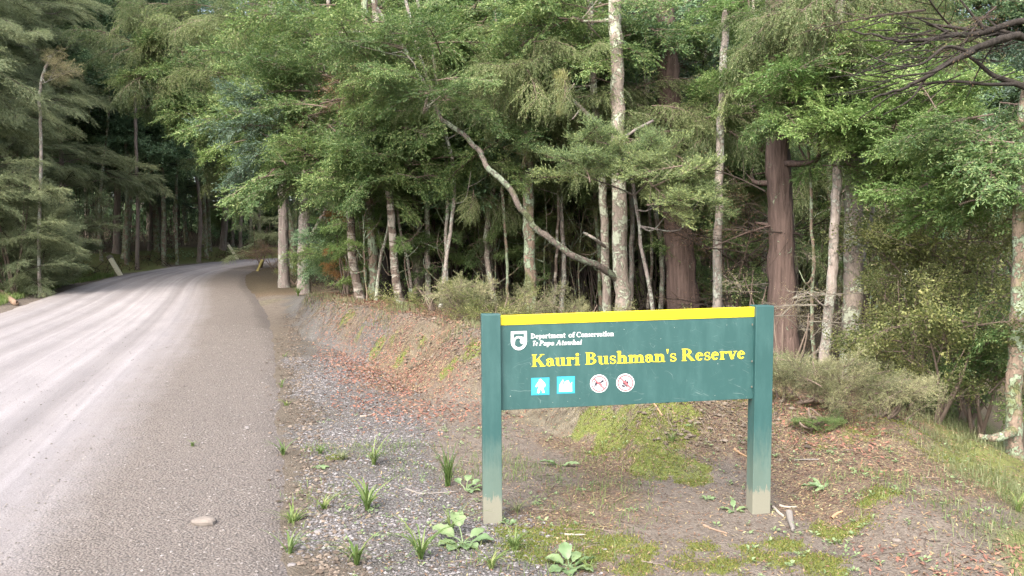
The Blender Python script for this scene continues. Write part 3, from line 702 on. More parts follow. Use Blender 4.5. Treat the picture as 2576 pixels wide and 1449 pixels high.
variants('kanuka', 4, mat='kanuka', wood='twig_d', L=1.7, ns=26, sl=.75, nsub=12, subl=.24, sp=.022, ll=.060, lw=.011, droop=.28, flat=.16, leafang=32, subang=38, up=.2)
variants('dark', 4, mat='dark', wood='twig_d', L=1.6, ns=20, sl=.8, nsub=9, subl=.24, sp=.026, ll=.065, lw=.026, droop=.2, flat=.4)
variants('blue', 3, mat='blue', wood='twig_d', L=1.6, ns=18, sl=.8, nsub=8, subl=.24, sp=.03, ll=.075, lw=.028, droop=.2, flat=.35)
variants('rimu', 3, mat='rimu', wood='twig', L=1.2, ns=18, sl=.5, nsub=9, subl=.2, sp=.014, ll=.034, lw=.011, droop=.35, flat=.3, leafang=38, sdroop=.35, subdroop=.5)
variants('juniper', 3, mat='juniper', wood='twig', L=.8, ns=20, sl=.36, nsub=9, subl=.10, sp=.008, ll=.028, lw=.009, droop=.05, flat=.35, leafang=48, up=0., sdroop=-.12, subdroop=-.2)
variants('olive', 3, mat='olive', wood='twig', L=1.0, ns=18, sl=.5, nsub=7, subl=.15, sp=.030, ll=.040, lw=.026, droop=.1, flat=.45)
variants('dry', 3, mat='dry', wood='twig', L=.7, ns=18, sl=.35, nsub=8, subl=.12, sp=.015, ll=.024, lw=.012, droop=.05, flat=.6)
variants('brown', 2, mat='litterleaf', wood='twig', L=1.0, ns=20, sl=.5, nsub=6, subl=.16, sp=.05, ll=.03, lw=.010, droop=.15, flat=.5)
variants('orange', 2, mat='orange', wood='twig', L=.8, ns=18, sl=.4, nsub=8, subl=.14, sp=.02, ll=.04, lw=.012, droop=.5, flat=.3, sdroop=.4)
variants('lichtwig', 2, mat='lichtwig', wood='twig_p', L=.9, ns=16, sl=.5, nsub=8, subl=.16, sp=.02, ll=.035, lw=.008, droop=.1, flat=.35)
variants('bare', 3, mat='litterleaf', wood='twig_d', L=1.3, ns=16, sl=.6, nsub=5, subl=.2, sp=.12, ll=.02, lw=.006, droop=.1, flat=.3)
variants('pbare', 3, mat='lichtwig', wood='twig_p', L=1.0, ns=14, sl=.55, nsub=5, subl=.2, sp=.10, ll=.02, lw=.006, droop=.1, flat=.4)

def put_bough(parent, origin, pos, yaw, pitch, key, scale, roll=0.):
    me = B[key][rng.integers(len(B[key]))]
    o = bpy.data.objects.new('leafy_branch', me); COL.objects.link(o); o.parent = parent
    o.location = [float(v) for v in (np.asarray(pos) - origin)]
    o.rotation_euler = (roll, -pitch, yaw); o.scale = (scale, scale * float(rng.choice((-1, 1))), scale)
    return o
LEN = {'totara': 1.25, 'bright': 1.1, 'kanuka': 1.7, 'dark': 1.6, 'blue': 1.6, 'rimu': 1.2, 'juniper': .8, 'olive': 1., 'dry': .7, 'brown': 1., 'orange': .8, 'lichtwig': .9, 'bare': 1.3, 'pbare': 1.}

def foliage_cluster(crown, origin, trunk_pt, c, rad, n, key, scale=1., A=None, limb_r=.03, pitch0=.0, out=None, sp=.9):
    """n leafy branches spread through an ellipsoid round c, hung on a limb from the trunk"""
    c = np.asarray(c, float); rad = np.asarray(rad, float) * [1.12, 1.12, 1.4]
    mid = (trunk_pt + c) / 2 + np.array([0, 0, -.12 * np.linalg.norm(c - trunk_pt)]) + rng.normal(0, .08, 3)
    limb = smooth_path([trunk_pt, mid, c], 9)
    V, F = tube(limb - origin, np.linspace(limb_r, limb_r * .3, 9), 6); A.add(V, F)
    dirv = c - trunk_pt if out is None else np.asarray(out, float)
    yaw0 = math.atan2(dirv[1], dirv[0])
    for i in range(n):
        v = rng.normal(size=3); v = v / np.linalg.norm(v) * rng.random() ** .4
        p = c + v * rad
        rel = v * rad
        yaw = math.atan2(rel[1] + .5 * dirv[1] + rng.normal(0, .3), rel[0] + .5 * dirv[0] + rng.normal(0, .3)) + rng.normal(0, .45)
        pit = pitch0 + .45 * v[2] + rng.normal(0, .22)
        sc_ = scale * rng.uniform(.75, 1.2)
        off = np.array([math.cos(yaw) * math.cos(pit), math.sin(yaw) * math.cos(pit), math.sin(pit)]) * LEN[key] * sc_ * .5
        put_bough(crown, origin, p - off, yaw, pit, key, sc_, rng.normal(0, .3))
        if i % 3 == 0:
            k = int(rng.integers(3, 9)); a = limb[k]
            V, F = tube(smooth_path([a, (a + p - off) / 2 + rng.normal(0, .05, 3), p - off], 5) - origin, np.linspace(limb_r * .35, .004, 5), 4); A.add(V, F)

def trunk_mesh(name, path, r0, r1, bark, sides=14, rough=.12, flute=0., flare=.35, seed=0):
    L = np.concatenate([[0], np.cumsum(np.linalg.norm(np.diff(path, axis=0), axis=1))]); f = L / L[-1]
    rad = r0 * (1 - f) + r1 * f; rad = rad * (1 + flare * np.exp(-L / .22))
    V, F = tube(path, rad, sides, rough, flute, seed)
    return mesh_np(name, V, F, mats=[MAT[bark]], smooth=True)

NTREE = [0]
def tree(name, label, pix, depth, w0, w1, bark, clusters=(), top=6., group=None, cat='tree', limbs=(), flute=0., auto=None, rough=.12, lean_y=0., extra=None):
    """pix: trunk centre line from bottom to top in reference pixels (first entry only gives the column of the base);
    depth: distance in metres; w0/w1: trunk widths in pixels at base and top of the listed path"""
    NTREE[0] += 1; sd_ = NTREE[0]
    pts = [at(px, py, depth + lean_y * i) for i, (px, py) in enumerate(pix)]
    z0 = H1(pts[0][0], pts[0][1]); b = np.array([pts[0][0], pts[0][1], z0 - .06])
    if pts[0][2] > z0 + .25: pts = [b] + pts
    else: pts[0] = b
    pts = [pts[0]] + [p for p in pts[1:] if p[2] > z0 + .1]
    ptop = pts[-1]
    d = ptop - pts[-2]; d = d / np.linalg.norm(d); d[2] = max(d[2], .75)
    if top > ptop[2] + .3:
        k = (top - ptop[2]) / d[2]
        pts += [ptop + d * k * .5 + rng.normal(0, .08, 3) * [1, 1, 0], ptop + d * k + rng.normal(0, .15, 3) * [1, 1, 0]]
    ln = sum(np.linalg.norm(pts[i + 1] - pts[i]) for i in range(len(pts) - 1))
    path = smooth_path(pts, max(10, int(ln / .16)))
    path[1:-1] += (rng.normal(0, .006, (len(path) - 2, 3)))
    r0 = w0 * depth / FP / 2; r1 = w1 * depth / FP / 2
    hh = (ptop[2] - b[2]) / (pts[-1][2] - b[2])
    rt = max(.012, r0 + (r1 - r0) / max(hh, .2)); rt = min(rt, r1)
    o = thing(name, label, cat, b, group)
    link('trunk', trunk_mesh('trunk', path - b, r0, rt, bark, 16 if w0 > 18 else 9, rough, flute, .3, sd_), o)
    A = Acc(); cr = None
    for lb in limbs:                                   # explicit limbs: list of pixels, widths
        lp = [at(*p_[:2], depth + (p_[2] if len(p_) > 2 else 0)) for p_ in lb['pix']]
        lpth = smooth_path(lp, max(8, int(len(lp) * 6)))
        if len(lp) > 6: lpth[2:-1] += np.repeat(rng.normal(0, .010, (len(lpth) // 3 + 1, 3)), 3, 0)[:len(lpth) - 3]
        V, F = tube(lpth - b, np.linspace(lb['w'][0], lb['w'][1], len(lpth)) * depth / FP / 2, 10, .12, 0, sd_)
        if lb.get('bark', bark) == bark: A.add(V, F)
        else: link('limb', mesh_np('limb', V, F, mats=[MAT[lb['bark']]], smooth=True), o)
    crown_needed = bool(clusters) or auto or A.n
    if crown_needed:
        cr = link('crown', None, o) if False else None
        crown_me = bpy.data.meshes.new('crown'); cr = link('crown', crown_me, o)
        for (px, py, dp, rad, n, key, *rest) in clusters:
            c = at(px, py, dp); scl = rest[0] if rest else 1.
            dz = np.linalg.norm((c - path)[:, :2].mean(0)); k = np.argmin(np.abs(path[:, 2] - (c[2] - .25 * np.linalg.norm((c - path[len(path) // 2])[:2]))))
            tp = at(*rest[1]) if len(rest) > 1 else path[k]
            foliage_cluster(cr, b, tp, c, rad, n, key, scl, A, max(.012, r0 * .28))
        if auto:                                       # free crown: limbs all round between two heights
            for (za, zb_, n, ncl, rad, key, reach, scl) in auto:
                for j in range(ncl):
                    z = za + (zb_ - za) * (j + rng.random()) / ncl; k = np.argmin(np.abs(path[:, 2] - z)); a = rng.random() * 6.283 if not extra else rng.normal(extra, 1.1)
                    rr = reach * rng.uniform(.5, 1.1)
                    c = path[k] + np.array([math.cos(a) * rr, math.sin(a) * rr, rng.uniform(.1, .5)])
                    foliage_cluster(cr, b, path[k], c, np.array(rad) * rng.uniform(.8, 1.2), n, key, scl, A, max(.012, r0 * .28))
        if A.n:
            me2 = A.mesh('crown', [MAT[bark]], True); cr.data = me2; bpy.data.meshes.remove(crown_me)
    return o, path, b
#@@PART4
# ------------------------------------------------------------------ trees one can tell apart (right of the road)
T = tree
def airy(n, zlo, zhi, key, reach=.7, scl=.6): return [(zlo, zhi, 2, n, (.3, .3, .25), key, reach, scl)]
T('tree', 'pinkish grey trunk at the road edge, left one of the pair before the bend', [(715, 712), (713, 620), (712, 510), (705, 380)], 21.5, 27, 22, 'pink',
  [(690, 390, 21.5, (1.2, 1.0, .7), 12, 'bright', 1.0), (640, 250, 22, (1.5, 1.2, 1.2), 18, 'totara', 1.1), (600, 120, 22.5, (1.6, 1.4, 1.2), 20, 'rimu', 1.2), (730, 130, 22, (1.6, 1.4, 1.4), 16, 'totara', 1.2)], 9.5)
T('tree', 'grey knotted trunk with a forked side stem, right one of the road edge pair', [(765, 735), (763, 640), (766, 540), (770, 430)], 19.5, 31, 25, 'pink',
  [(715, 385, 19, (.8, .8, .4), 16, 'bright', .8), (800, 425, 18.8, (.8, .7, .3), 8, 'bright', .7), (700, 300, 19, (1.1, .9, .8), 16, 'totara', 1.), (830, 300, 19, (1.2, .9, .9), 16, 'totara', 1.), (800, 110, 19.5, (1.8, 1.4, 1.5), 22, 'totara', 1.2)], 9,
  limbs=[dict(pix=[(778, 610), (792, 580), (806, 552), (822, 525), (840, 470)], w=(14, 7))])
T('tree', 'dark leaning trunk blotched with lichen at the left end of the clay bank', [(908, 775), (893, 690), (884, 620), (878, 500), (868, 380)], 12.8, 23, 16, 'band',
  [(760, 430, 12.6, (.7, .6, .35), 10, 'totara', .8), (880, 420, 12.4, (.7, .6, .3), 12, 'totara', .8), (800, 330, 12.8, (.9, .7, .6), 16, 'totara', .9), (690, 250, 13.2, (.7, .6, .5), 10, 'totara', .9), (780, 170, 13.2, (1., .8, .7), 16, 'totara', 1.), (650, 330, 13, (.4, .4, .4), 6, 'blue', .6)], 7.5)
T('tree', 'straight brown trunk with lichen base beside the leaning blotched one', [(942, 788), (940, 690), (936, 600), (930, 470), (925, 300)], 12.9, 24, 20, 'moss',
  [(930, 330, 12.6, (.9, .7, .6), 16, 'totara', .9), (900, 200, 13, (1., .8, .6), 14, 'brown', .9), (930, 250, 12.5, (.8, .6, .5), 10, 'rimu', .8), (900, 70, 13.4, (1.3, .9, .7), 20, 'totara', 1.)], 8)
T('tree', 'pale banded trunk leaning right out of the bank top', [(1012, 797), (1000, 730), (991, 650), (985, 560), (975, 440), (965, 300)], 12.2, 21, 17, 'band',
  [(1000, 430, 12, (.7, .6, .35), 12, 'totara', .8), (1040, 300, 12.4, (.9, .7, .6), 14, 'totara', .9), (1010, 150, 12.8, (1., .8, .6), 12, 'totara', 1.), (960, 250, 12.2, (.5, .5, .4), 6, 'brown', .8)], 7)
T('sapling', 'thin bare sapling crossing in front of the dark hollow', [(945, 745), (955, 660), (972, 590), (985, 520), (990, 420)], 12.6, 8, 6, 'lich', [(1010, 380, 12.4, (.4, .4, .3), 4, 'totara', .7)], 4, cat='sapling')
T('sapling', 'thin grey sapling leaning left between banded and dark trunks', [(1040, 745), (1026, 660), (1008, 590), (1000, 500)], 12.8, 8, 6, 'lich', [(1000, 360, 12.8, (.4, .4, .3), 4, 'totara', .7)], 4.2, cat='sapling')
T('tree', 'dark mossy trunk with green tinge right of the banded trunk', [(1056, 750), (1054, 640), (1050, 520), (1048, 380)], 13.6, 31, 27, 'dark',
  [(1060, 400, 13.2, (.9, .7, .4), 14, 'totara', .9), (1090, 200, 13.6, (1.1, .9, .8), 18, 'totara', 1.), (1050, 60, 14, (1.4, 1, .6), 16, 'totara', 1.1)], 9, auto=airy(6, 2.5, 4.6, 'totara'))
T('tree', 'slim trunk mottled with pale lichen beside the dark mossy trunk', [(1078, 757), (1076, 660), (1075, 560), (1072, 400)], 13.0, 15, 12, 'lich', [(1110, 300, 13, (.7, .6, .6), 10, 'totara', .9)], 6.5, auto=airy(5, 2.4, 4.2, 'totara'))
T('tree', 'reddish shaggy trunk with a curved mossy side limb', [(1130, 745), (1127, 660), (1122, 560), (1120, 440), (1116, 300)], 14.6, 31, 26, 'red',
  [(1140, 330, 14, (1., .8, .6), 16, 'totara', .95), (1170, 120, 14.6, (1.3, 1, .9), 20, 'totara', 1.1)], 9, flute=.04,
  limbs=[dict(pix=[(1112, 650, -.3), (1150, 600, -.5), (1172, 560, -.6), (1208, 505, -.6), (1235, 470, -.5)], w=(13, 6), bark='moss')])
T('tree', 'dark slim trunk left of the thick dark reddish trunk', [(1219, 740), (1218, 620), (1216, 480), (1212, 300)], 14.0, 22, 19, 'dark', [(1220, 260, 13.6, (.9, .8, .7), 14, 'totara', 1.), (1230, 90, 14, (1.1, .9, .7), 16, 'dark', 1.)], 8.5, auto=airy(6, 2.5, 4.8, 'totara'))
T('tree', 'thick dark reddish trunk behind the end of the leaning mossy limb', [(1248, 745), (1250, 620), (1255, 450), (1260, 250), (1263, 100)], 14.4, 33, 25, 'red', [(1300, 180, 14.5, (1.1, .9, .8), 16, 'totara', 1.), (1290, 40, 14.5, (1.3, 1, .6), 16, 'totara', 1.1)], 9.5, flute=.05, auto=airy(6, 2.2, 5, 'rimu', .8, .7))
T('tree', 'pinkish thin trunk between the dark reddish and the mossy grey trunk', [(1290, 740), (1292, 640), (1290, 520), (1288, 380)], 15.5, 19, 16, 'red', [(1300, 330, 15.2, (1., .8, .8), 14, 'dark', 1.)], 8, auto=airy(6, 2.4, 5, 'dark', .8, .7))
T('tree', 'mossy grey trunk with pale foot left of the sign centre', [(1337, 785), (1334, 680), (1330, 560), (1328, 430), (1322, 300)], 11.6, 31, 25, 'moss', [(1320, 330, 11.8, (.8, .7, .5), 10, 'totara', .8), (1330, 200, 12, (.9, .8, .6), 14, 'rimu', .9), (1350, 60, 12.5, (1.2, .9, .7), 22, 'totara', 1.)], 7.5, auto=airy(5, 2, 4, 'rimu', .6, .5))
T('tree', 'shaggy dark red trunk in the shade behind the mossy grey trunk', [(1368, 740), (1366, 620), (1364, 500), (1364, 350)], 15.0, 32, 28, 'red', [(1380, 250, 15, (1.2, 1, .9), 18, 'dark', 1.)], 9, flute=.06, auto=airy(6, 2.4, 5, 'rimu', .8, .7))
T('sapling', 'slim pale sapling with lichen standing left of the twin trunks', [(1412, 765), (1418, 660), (1412, 540), (1414, 420)], 12.4, 12, 9, 'pale', [(1430, 320, 12.2, (.6, .5, .4), 6, 'rimu', .8)], 5, cat='sapling')
T('tree', 'slim reddish trunk mottled with lichen, left of the tall pale one', [(1527, 770), (1524, 680), (1520, 560), (1512, 420), (1496, 260), (1482, 0)], 10.9, 22, 17, 'lich',
  [(1470, 190, 11.3, (.8, .5, .35), 14, 'rimu', .85), (1390, 180, 10.8, (.6, .6, .35), 10, 'rimu', .75), (1610, 250, 11.2, (.5, .4, .3), 7, 'rimu', .7), (1340, 160, 11.2, (.6, .6, .3), 8, 'rimu', .8)], 7,
  limbs=[dict(pix=[(1518, 325, -.1), (1490, 300, -.3), (1460, 270, -.4), (1428, 238, -.5), (1422, 215, -.5)], w=(13, 7), bark='pale'), dict(pix=[(1430, 232, -.5), (1445, 210, -.5)], w=(6, 3), bark='pale'),
         dict(pix=[(1462, 272, -.4), (1440, 300, -.5)], w=(5, 3), bark='pale'), dict(pix=[(1522, 620, -.1), (1495, 600, -.3), (1468, 585, -.3)], w=(9, 6), bark='pale')])
T('tree', 'tall pale lichen covered trunk with a long limb arching up left behind the sign', [(1568, 785), (1562, 680), (1559, 560), (1557, 420), (1553, 250), (1550, 120), (1546, 0)], 10.4, 40, 32, 'lich',
  [(1440, 40, 10.8, (.9, .7, .5), 14, 'totara', .9), (1560, 60, 11.2, (.8, .7, .5), 8, 'totara', .9), (1000, 100, 11.0, (.9, .7, .5), 10, 'totara', .8, (1000, 98, 11.05)), (1080, 235, 10.1, (.45, .35, .35), 9, 'totara', .65, (1085, 255, 10.75)), (1010, 130, 10.4, (.5, .4, .4), 9, 'totara', .7, (1040, 150, 10.9))], 7.5,
  limbs=[dict(pix=[(1556, 705, 0), (1500, 668, -.2), (1430, 636, -.3), (1370, 590, -.3), (1312, 530, -.3), (1280, 470, -.3), (1232, 425, -.2), (1205, 385, -.1), (1172, 345, 0), (1128, 312, .1), (1095, 275, .3), (1060, 200, .5), (1030, 140, .6), (990, 85, .7), (950, 20, .9)], w=(17.5, 8), bark='limb')])
T('sapling', 'thin brown sapling leaning left against the big shaggy trunk', [(1642, 790), (1632, 710), (1612, 600), (1598, 500), (1585, 420)], 9.8, 11, 8, 'pink',
  [(1495, 405, 9.4, (.36, .3, .14), 9, 'juniper', .75), (1440, 435, 9.5, (.25, .3, .09), 5, 'juniper', .7), (1530, 362, 9.4, (.25, .3, .10), 5, 'juniper', .65), (1640, 430, 9.2, (.30, .3, .12), 8, 'juniper', .75), (1715, 465, 9.2, (.32, .3, .15), 9, 'juniper', .75), (1690, 520, 9.2, (.22, .3, .10), 5, 'juniper', .65), (1590, 395, 9.3, (.22, .3, .08), 4, 'juniper', .65), (1675, 372, 9.3, (.22, .3, .09), 3, 'juniper', .65), (1760, 500, 9.2, (.12, .2, .08), 2, 'juniper', .6)], 3.0, cat='sapling')
T('tree', 'massive shaggy reddish brown trunk behind the right half of the sign', [(1722, 790), (1714, 690), (1706, 580), (1697, 420), (1686, 250), (1676, 120), (1668, 0)], 11.2, 76, 48, 'red',
  [(1600, 300, 10.8, (.9, .6, .4), 12, 'rimu', .85), (1720, 330, 10.6, (.9, .6, .4), 14, 'rimu', .8), (1640, 60, 11.8, (.8, .6, .5), 5, 'dark', .9), (1750, 130, 11.6, (.5, .4, .6), 8, 'blue', .7), (1780, 400, 10.8, (.6, .5, .3), 7, 'totara', .8)], 9, flute=.05, rough=.16,
  limbs=[dict(pix=[(1684, 160, .1), (1650, 90, .2), (1620, 40, .3), (1590, -20, .4)], w=(26, 18))])
T('tree', 'slender whitish trunk rising behind the right end of the sign', [(1803, 790), (1804, 690), (1807, 560), (1810, 420), (1814, 280), (1822, 120), (1827, 20)], 10.0, 24, 17, 'pale',
  [(1850, 20, 9.8, (.3, .3, .2), 5, 'bright', .6), (1910, 190, 10.6, (.6, .4, .4), 10, 'totara', .8), (1850, 235, 9.7, (.12, .15, .15), 3, 'bright', .5)], 6)
T('tree', 'wide shaggy reddish trunk just right of the sign', [(1975, 960), (1972, 800), (1966, 600), (1958, 420), (1955, 250), (1950, 60)], 9.2, 68, 50, 'red',
  [(1975, 290, 8.8, (.32, .4, .35), 7, 'totara', .65), (2040, 230, 8.6, (.45, .5, .4), 11, 'bright', .7), (2060, 330, 8.4, (.35, .4, .25), 6, 'bright', .6), (1890, 420, 10.6, (.5, .3, .4), 7, 'totara', .7), (2060, 110, 9.2, (.5, .6, .4), 11, 'rimu', .8), (2060, 20, 9, (.6, .6, .3), 10, 'rimu', .8), (1900, 560, 9.4, (.6, .4, .5), 8, 'bare', .8)], 8, flute=.06, rough=.16)
T('tree', 'pale weathered trunk curving left at its foot right of the sign', [(2068, 960), (2084, 800), (2097, 640), (2104, 480), (2110, 300)], 8.5, 27, 21, 'pale',
  [(2120, 200, 8.4, (.5, .5, .4), 8, 'totara', .8), (2100, 60, 8.6, (.7, .6, .4), 12, 'rimu', .9), (2040, 740, 8.4, (.3, .3, .4), 2, 'pbare', .6)], 5.5)
T('tree', 'thick grey green trunk crusted with lichen, beside the pale curving one', [(2142, 980), (2143, 850), (2146, 680), (2148, 500), (2150, 300)], 8.8, 50, 42, 'lich',
  [(2240, 280, 8.2, (.5, .5, .35), 8, 'bright', .65), (2310, 300, 8., (.5, .5, .35), 9, 'bright', .65), (2225, 390, 8.2, (.3, .3, .25), 7, 'bright', .65), (2180, 60, 8.8, (.7, .6, .4), 11, 'rimu', .8), (2270, 420, 8.6, (.5, .5, .25), 7, 'bright', .6)], 7.5,
  limbs=[dict(pix=[(2168, 500, 0), (2215, 470, -.1), (2262, 430, -.2), (2310, 395, -.2)], w=(17, 8), bark='dark'), dict(pix=[(2150, 720, .1), (2172, 640, .3), (2185, 590, .3), (2196, 520, .3)], w=(16, 10), bark='pale')])
T('tree', 'lichen crusted trunk at the right edge growing out of the gully', [(2552, 1225), (2550, 1120), (2552, 950), (2562, 750), (2566, 560), (2570, 350)], 6.4, 40, 30, 'moss',
  [(2450, 360, 6.9, (.5, .5, .35), 9, 'bright', .6), (2390, 300, 7.2, (.45, .5, .3), 8, 'bright', .6), (2520, 330, 6.4, (.4, .4, .4), 8, 'totara', .7), (2480, 470, 7.0, (.5, .4, .3), 9, 'bright', .7), (2560, 480, 6.6, (.3, .3, .3), 5, 'bright', .7)], 5,
  limbs=[dict(pix=[(2548, 1085, -.05), (2520, 1098, -.1), (2490, 1102, -.1), (2462, 1098, -.1)], w=(28, 13))])
T('sapling', 'thin mossy crooked sapling in front of the shaggy trunk right of the sign', [(2048, 960), (2046, 850), (2040, 760), (2048, 660), (2040, 540)], 8.9, 10, 7, 'moss', [(2010, 680, 8.8, (.3, .3, .4), 2, 'pbare', .6)], 3.2, cat='sapling')

# dark overhanging boughs of a tree standing just out of frame on the right
T('tree', 'black bare overhanging boughs reaching in from the top right corner', [(2760, 1200), (2740, 800), (2720, 500), (2700, 200), (2690, 0)], 6.3, 70, 50, 'black',
  [(2330, 60, 6.6, (.5, .5, .15), 3, 'bare', .7), (2450, 60, 6.6, (.5, .5, .2), 4, 'bare', .7)], 5.5,
  limbs=[dict(pix=[(2700, 60), (2576, 52, 0), (2480, 80, 0), (2400, 92, 0), (2300, 105, 0), (2220, 100, .1), (2140, 75, .2)], w=(20, 4)), dict(pix=[(2700, 110), (2576, 85, -.1), (2480, 115, -.2), (2400, 150, -.2), (2330, 195, -.2), (2260, 225, -.2), (2190, 255, -.2)], w=(22, 4)),
         dict(pix=[(2700, 260), (2620, 235, 0), (2560, 212, 0), (2500, 190, 0), (2450, 150, 0), (2400, 120, 0)], w=(22, 5)), dict(pix=[(2560, 212, 0), (2480, 212, -.1), (2400, 205, -.1), (2300, 215, -.1), (2250, 235, -.1), (2160, 300, 0)], w=(10, 2.5)),
         dict(pix=[(2440, 130, -.2), (2380, 118, -.2), (2320, 160, -.2), (2250, 165, -.2), (2180, 135, -.1)], w=(9, 2.5)), dict(pix=[(2400, 92, 0), (2340, 60, 0), (2290, 40, 0)], w=(8, 2)), dict(pix=[(2480, 80, 0), (2440, 30, 0), (2400, -20, 0)], w=(9, 3)),
         dict(pix=[(2330, 195, -.2), (2290, 250, -.2), (2220, 290, -.2)], w=(7, 2)), dict(pix=[(2400, 150, -.2), (2350, 180, -.3), (2280, 190, -.3), (2200, 210, -.3)], w=(7, 2)), dict(pix=[(2510, 100, -.1), (2470, 160, 0), (2430, 250, .1)], w=(6, 2))] +
        [dict(pix=[(x, y, 0), (x - dx * .5, y + dy * .5 + 6, -.1), (x - dx, y + dy, -.15)], w=(4, 1.3)) for x, y, dx, dy in [(int(rng.uniform(2200, 2560)), int(rng.uniform(50, 215)), float(rng.uniform(60, 170)), float(rng.uniform(-30, 75))) for _ in range(46)]])

# hanging lichen curtain on the yellow-green tree
c = at(1412, 172, 10.3); hl = thing('hanging_lichen', 'yellowish curtain of hanging lichen dangling from the drooping branches', 'lichen', c)
n = 900; P = np.stack([rng.normal(0, .045, n), rng.normal(0, .05, n), -rng.random(n) ** 1.1 * .52], -1); P[:, 0] *= 1 + P[:, 2] * .9
V, F = leaves(P, np.stack([rng.normal(0, .12, n), rng.normal(0, .12, n), -np.ones(n)], -1), .07, .006, 0.); link('strand_mass', mesh_np('strand_mass', V, F, mats=[G['hang']]), hl)['kind'] = 'stuff'

# ------------------------------------------------------------------ left of the road
def kan(i, label, x, y, top, zlo, dens=1., key='kanuka', r=.09, lean=0., bark='dark', scl=1.):
    NTREE[0] += 1
    z0 = H1(x, y); b = np.array([x, y, z0 - .08])
    pts = [b, b + np.array([lean * .3 + rng.normal(0, .1), rng.normal(0, .15), top * .35]), b + np.array([lean * .7 + rng.normal(0, .15), rng.normal(0, .2), top * .7]), b + np.array([lean, rng.normal(0, .3), top])]
    path = smooth_path(pts, 30)
    o = thing('tree', label[0], 'tree', b, label[1])
    link('trunk', trunk_mesh('trunk', path - b, r, r * .3, bark, 9, .12, 0, .3, NTREE[0]), o)
    A = Acc(); cm = bpy.data.meshes.new('crown'); cr = link('crown', cm, o)
    z = zlo
    while z < top:
        k = np.argmin(np.abs(path[:, 2] - b[2] - z)); a = rng.random() * 6.283
        wide = (1.9 if key == 'kanuka' else 1.5) * (1 - .45 * z / top) + .35
        for s_ in range(2):
            a2 = a + 3.14 * s_ + rng.normal(0, .5); c = path[k] + np.array([math.cos(a2) * wide * .75, math.sin(a2) * wide * .75, .35 + rng.normal(0, .15)])
            foliage_cluster(cr, b, path[k], c, (wide * .6, wide * .6, .28), int(max(2, round((6.5 if key == 'kanuka' and scl < 1.1 else 4.2) * dens))), key, (.72 if key == 'kanuka' and scl < 1.1 else 1.) * scl * rng.uniform(.8, 1.15), A, max(.012, r * .3), -.05)
        z += .62 / dens * rng.uniform(.8, 1.3)
    cr.data = A.mesh('crown', [MAT[bark]], True); bpy.data.meshes.remove(cm)
    return o
GK = 'feathery grey green trees along the left road edge'
for i, (x, y, top, zlo, d) in enumerate([(-12.9, 18.6, 8.5, .8, 1.1), (-14.3, 21.0, 9, .5, 1.15), (-14.6, 17.6, 9, 1.5, 1.), (-14.9, 23.6, 8.5, .6, 1.1), (-15.2, 20.6, 10, 1.5, 1.), (-14.6, 25.6, 9.5, 1.6, 1.), (-16.2, 23.6, 11, 2., 1.), (-15.6, 29.0, 10.5, 2.6, .9), (-17, 27, 12, 3, .9)]):
    lab = ['feathery grey green tree at the left frame edge overhanging the road verge', 'feathery grey green tree whose lowest boughs droop to the grassy verge', 'feathery grey green tree behind the left verge, cut by the frame edge', 'feathery tree beside the pale marker post with boughs to the ground',
           'tall feathery tree behind the pale dead sapling', 'feathery tree behind the far left marker post', 'tallest grey green feathery tree at the top left', 'grey green feathery tree leaning over the left side before the bend', 'high feathery crown behind the left roadside row'][i]
    kan(i, (lab, GK), x, y, top, zlo, d)
GD = 'dark trees in the shaded wood left of the road'
LD = 'dark slim tree in the deep shade beyond the left road edge'
for (x, y) in [(-14.4, 31.5), (-15.5, 33), (-15.0, 36.4), (-17, 35), (-14.2, 40), (-16.5, 39), (-13.2, 44.2), (-15.6, 43), (-18.5, 31), (-19, 38), (-18, 43), (-11.5, 46.6), (-13.6, 48), (-20.5, 34), (-16, 48), (-19.5, 26.5), (-9.2, 48.6), (-11, 50.5), (-6.6, 50.6), (-8.4, 53), (-4.2, 52.5), (-21, 41), (-22, 29)]:
    kan(0, (LD, GD), x + rng.normal(0, .3), y + rng.normal(0, .3), rng.uniform(11, 14), rng.uniform(1.9, 3.4), .66, str(rng.choice(['dark', 'dark', 'blue', 'kanuka'])), rng.uniform(.09, .16), rng.normal(0, .5), str(rng.choice(['dark', 'dark', 'moss'])), 1.25)
# bare slim trunks lining the shaded wood
GS = 'slim bare trunks in the shaded wood left of the road'
ORD = ['first', 'second', 'third', 'fourth', 'fifth', 'sixth', 'seventh', 'eighth', 'ninth', 'tenth', 'eleventh', 'twelfth', 'thirteenth', 'fourteenth']
for k_, (px, dp, wpx) in enumerate(sorted([(318, 31, 9), (345, 30, 10), (412, 33, 12), (445, 34, 8), (500, 36, 10), (520, 38, 9), (561, 41, 17), (585, 43, 8), (605, 42, 9), (375, 36, 8), (470, 41, 10), (628, 44, 8), (255, 30, 8), (290, 34, 9)])):
    p = at(px, 560, dp)
    T('tree', ORD[k_] + ' slim bare trunk from the left in the shaded wood beyond the road', [(px, 650), (px + rng.normal(0, 5), 520), (px + rng.normal(0, 9), 350)], dp, wpx, wpx * .8, str(rng.choice(['dark', 'moss', 'dark'])), [], 9, GS, auto=[(6, 8.8, 4, 3, (.9, .9, .5), 'dark', .9, 1.1)])
# pale dead sapling with lichen hung twigs on the left
T('sapling', 'pale dead sapling with yellowish lichen twigs on the left', [(98, 640), (103, 330), (98, 250), (108, 190), (128, 140)], 19.2, 9, 7, 'pale', [(140, 175, 19.0, (.28, .25, .16), 6, 'lichtwig', .55), (125, 145, 19.0, (.18, .2, .12), 4, 'lichtwig', .5), (165, 185, 19.0, (.2, .2, .12), 3, 'lichtwig', .5)], 5.0, cat='sapling')
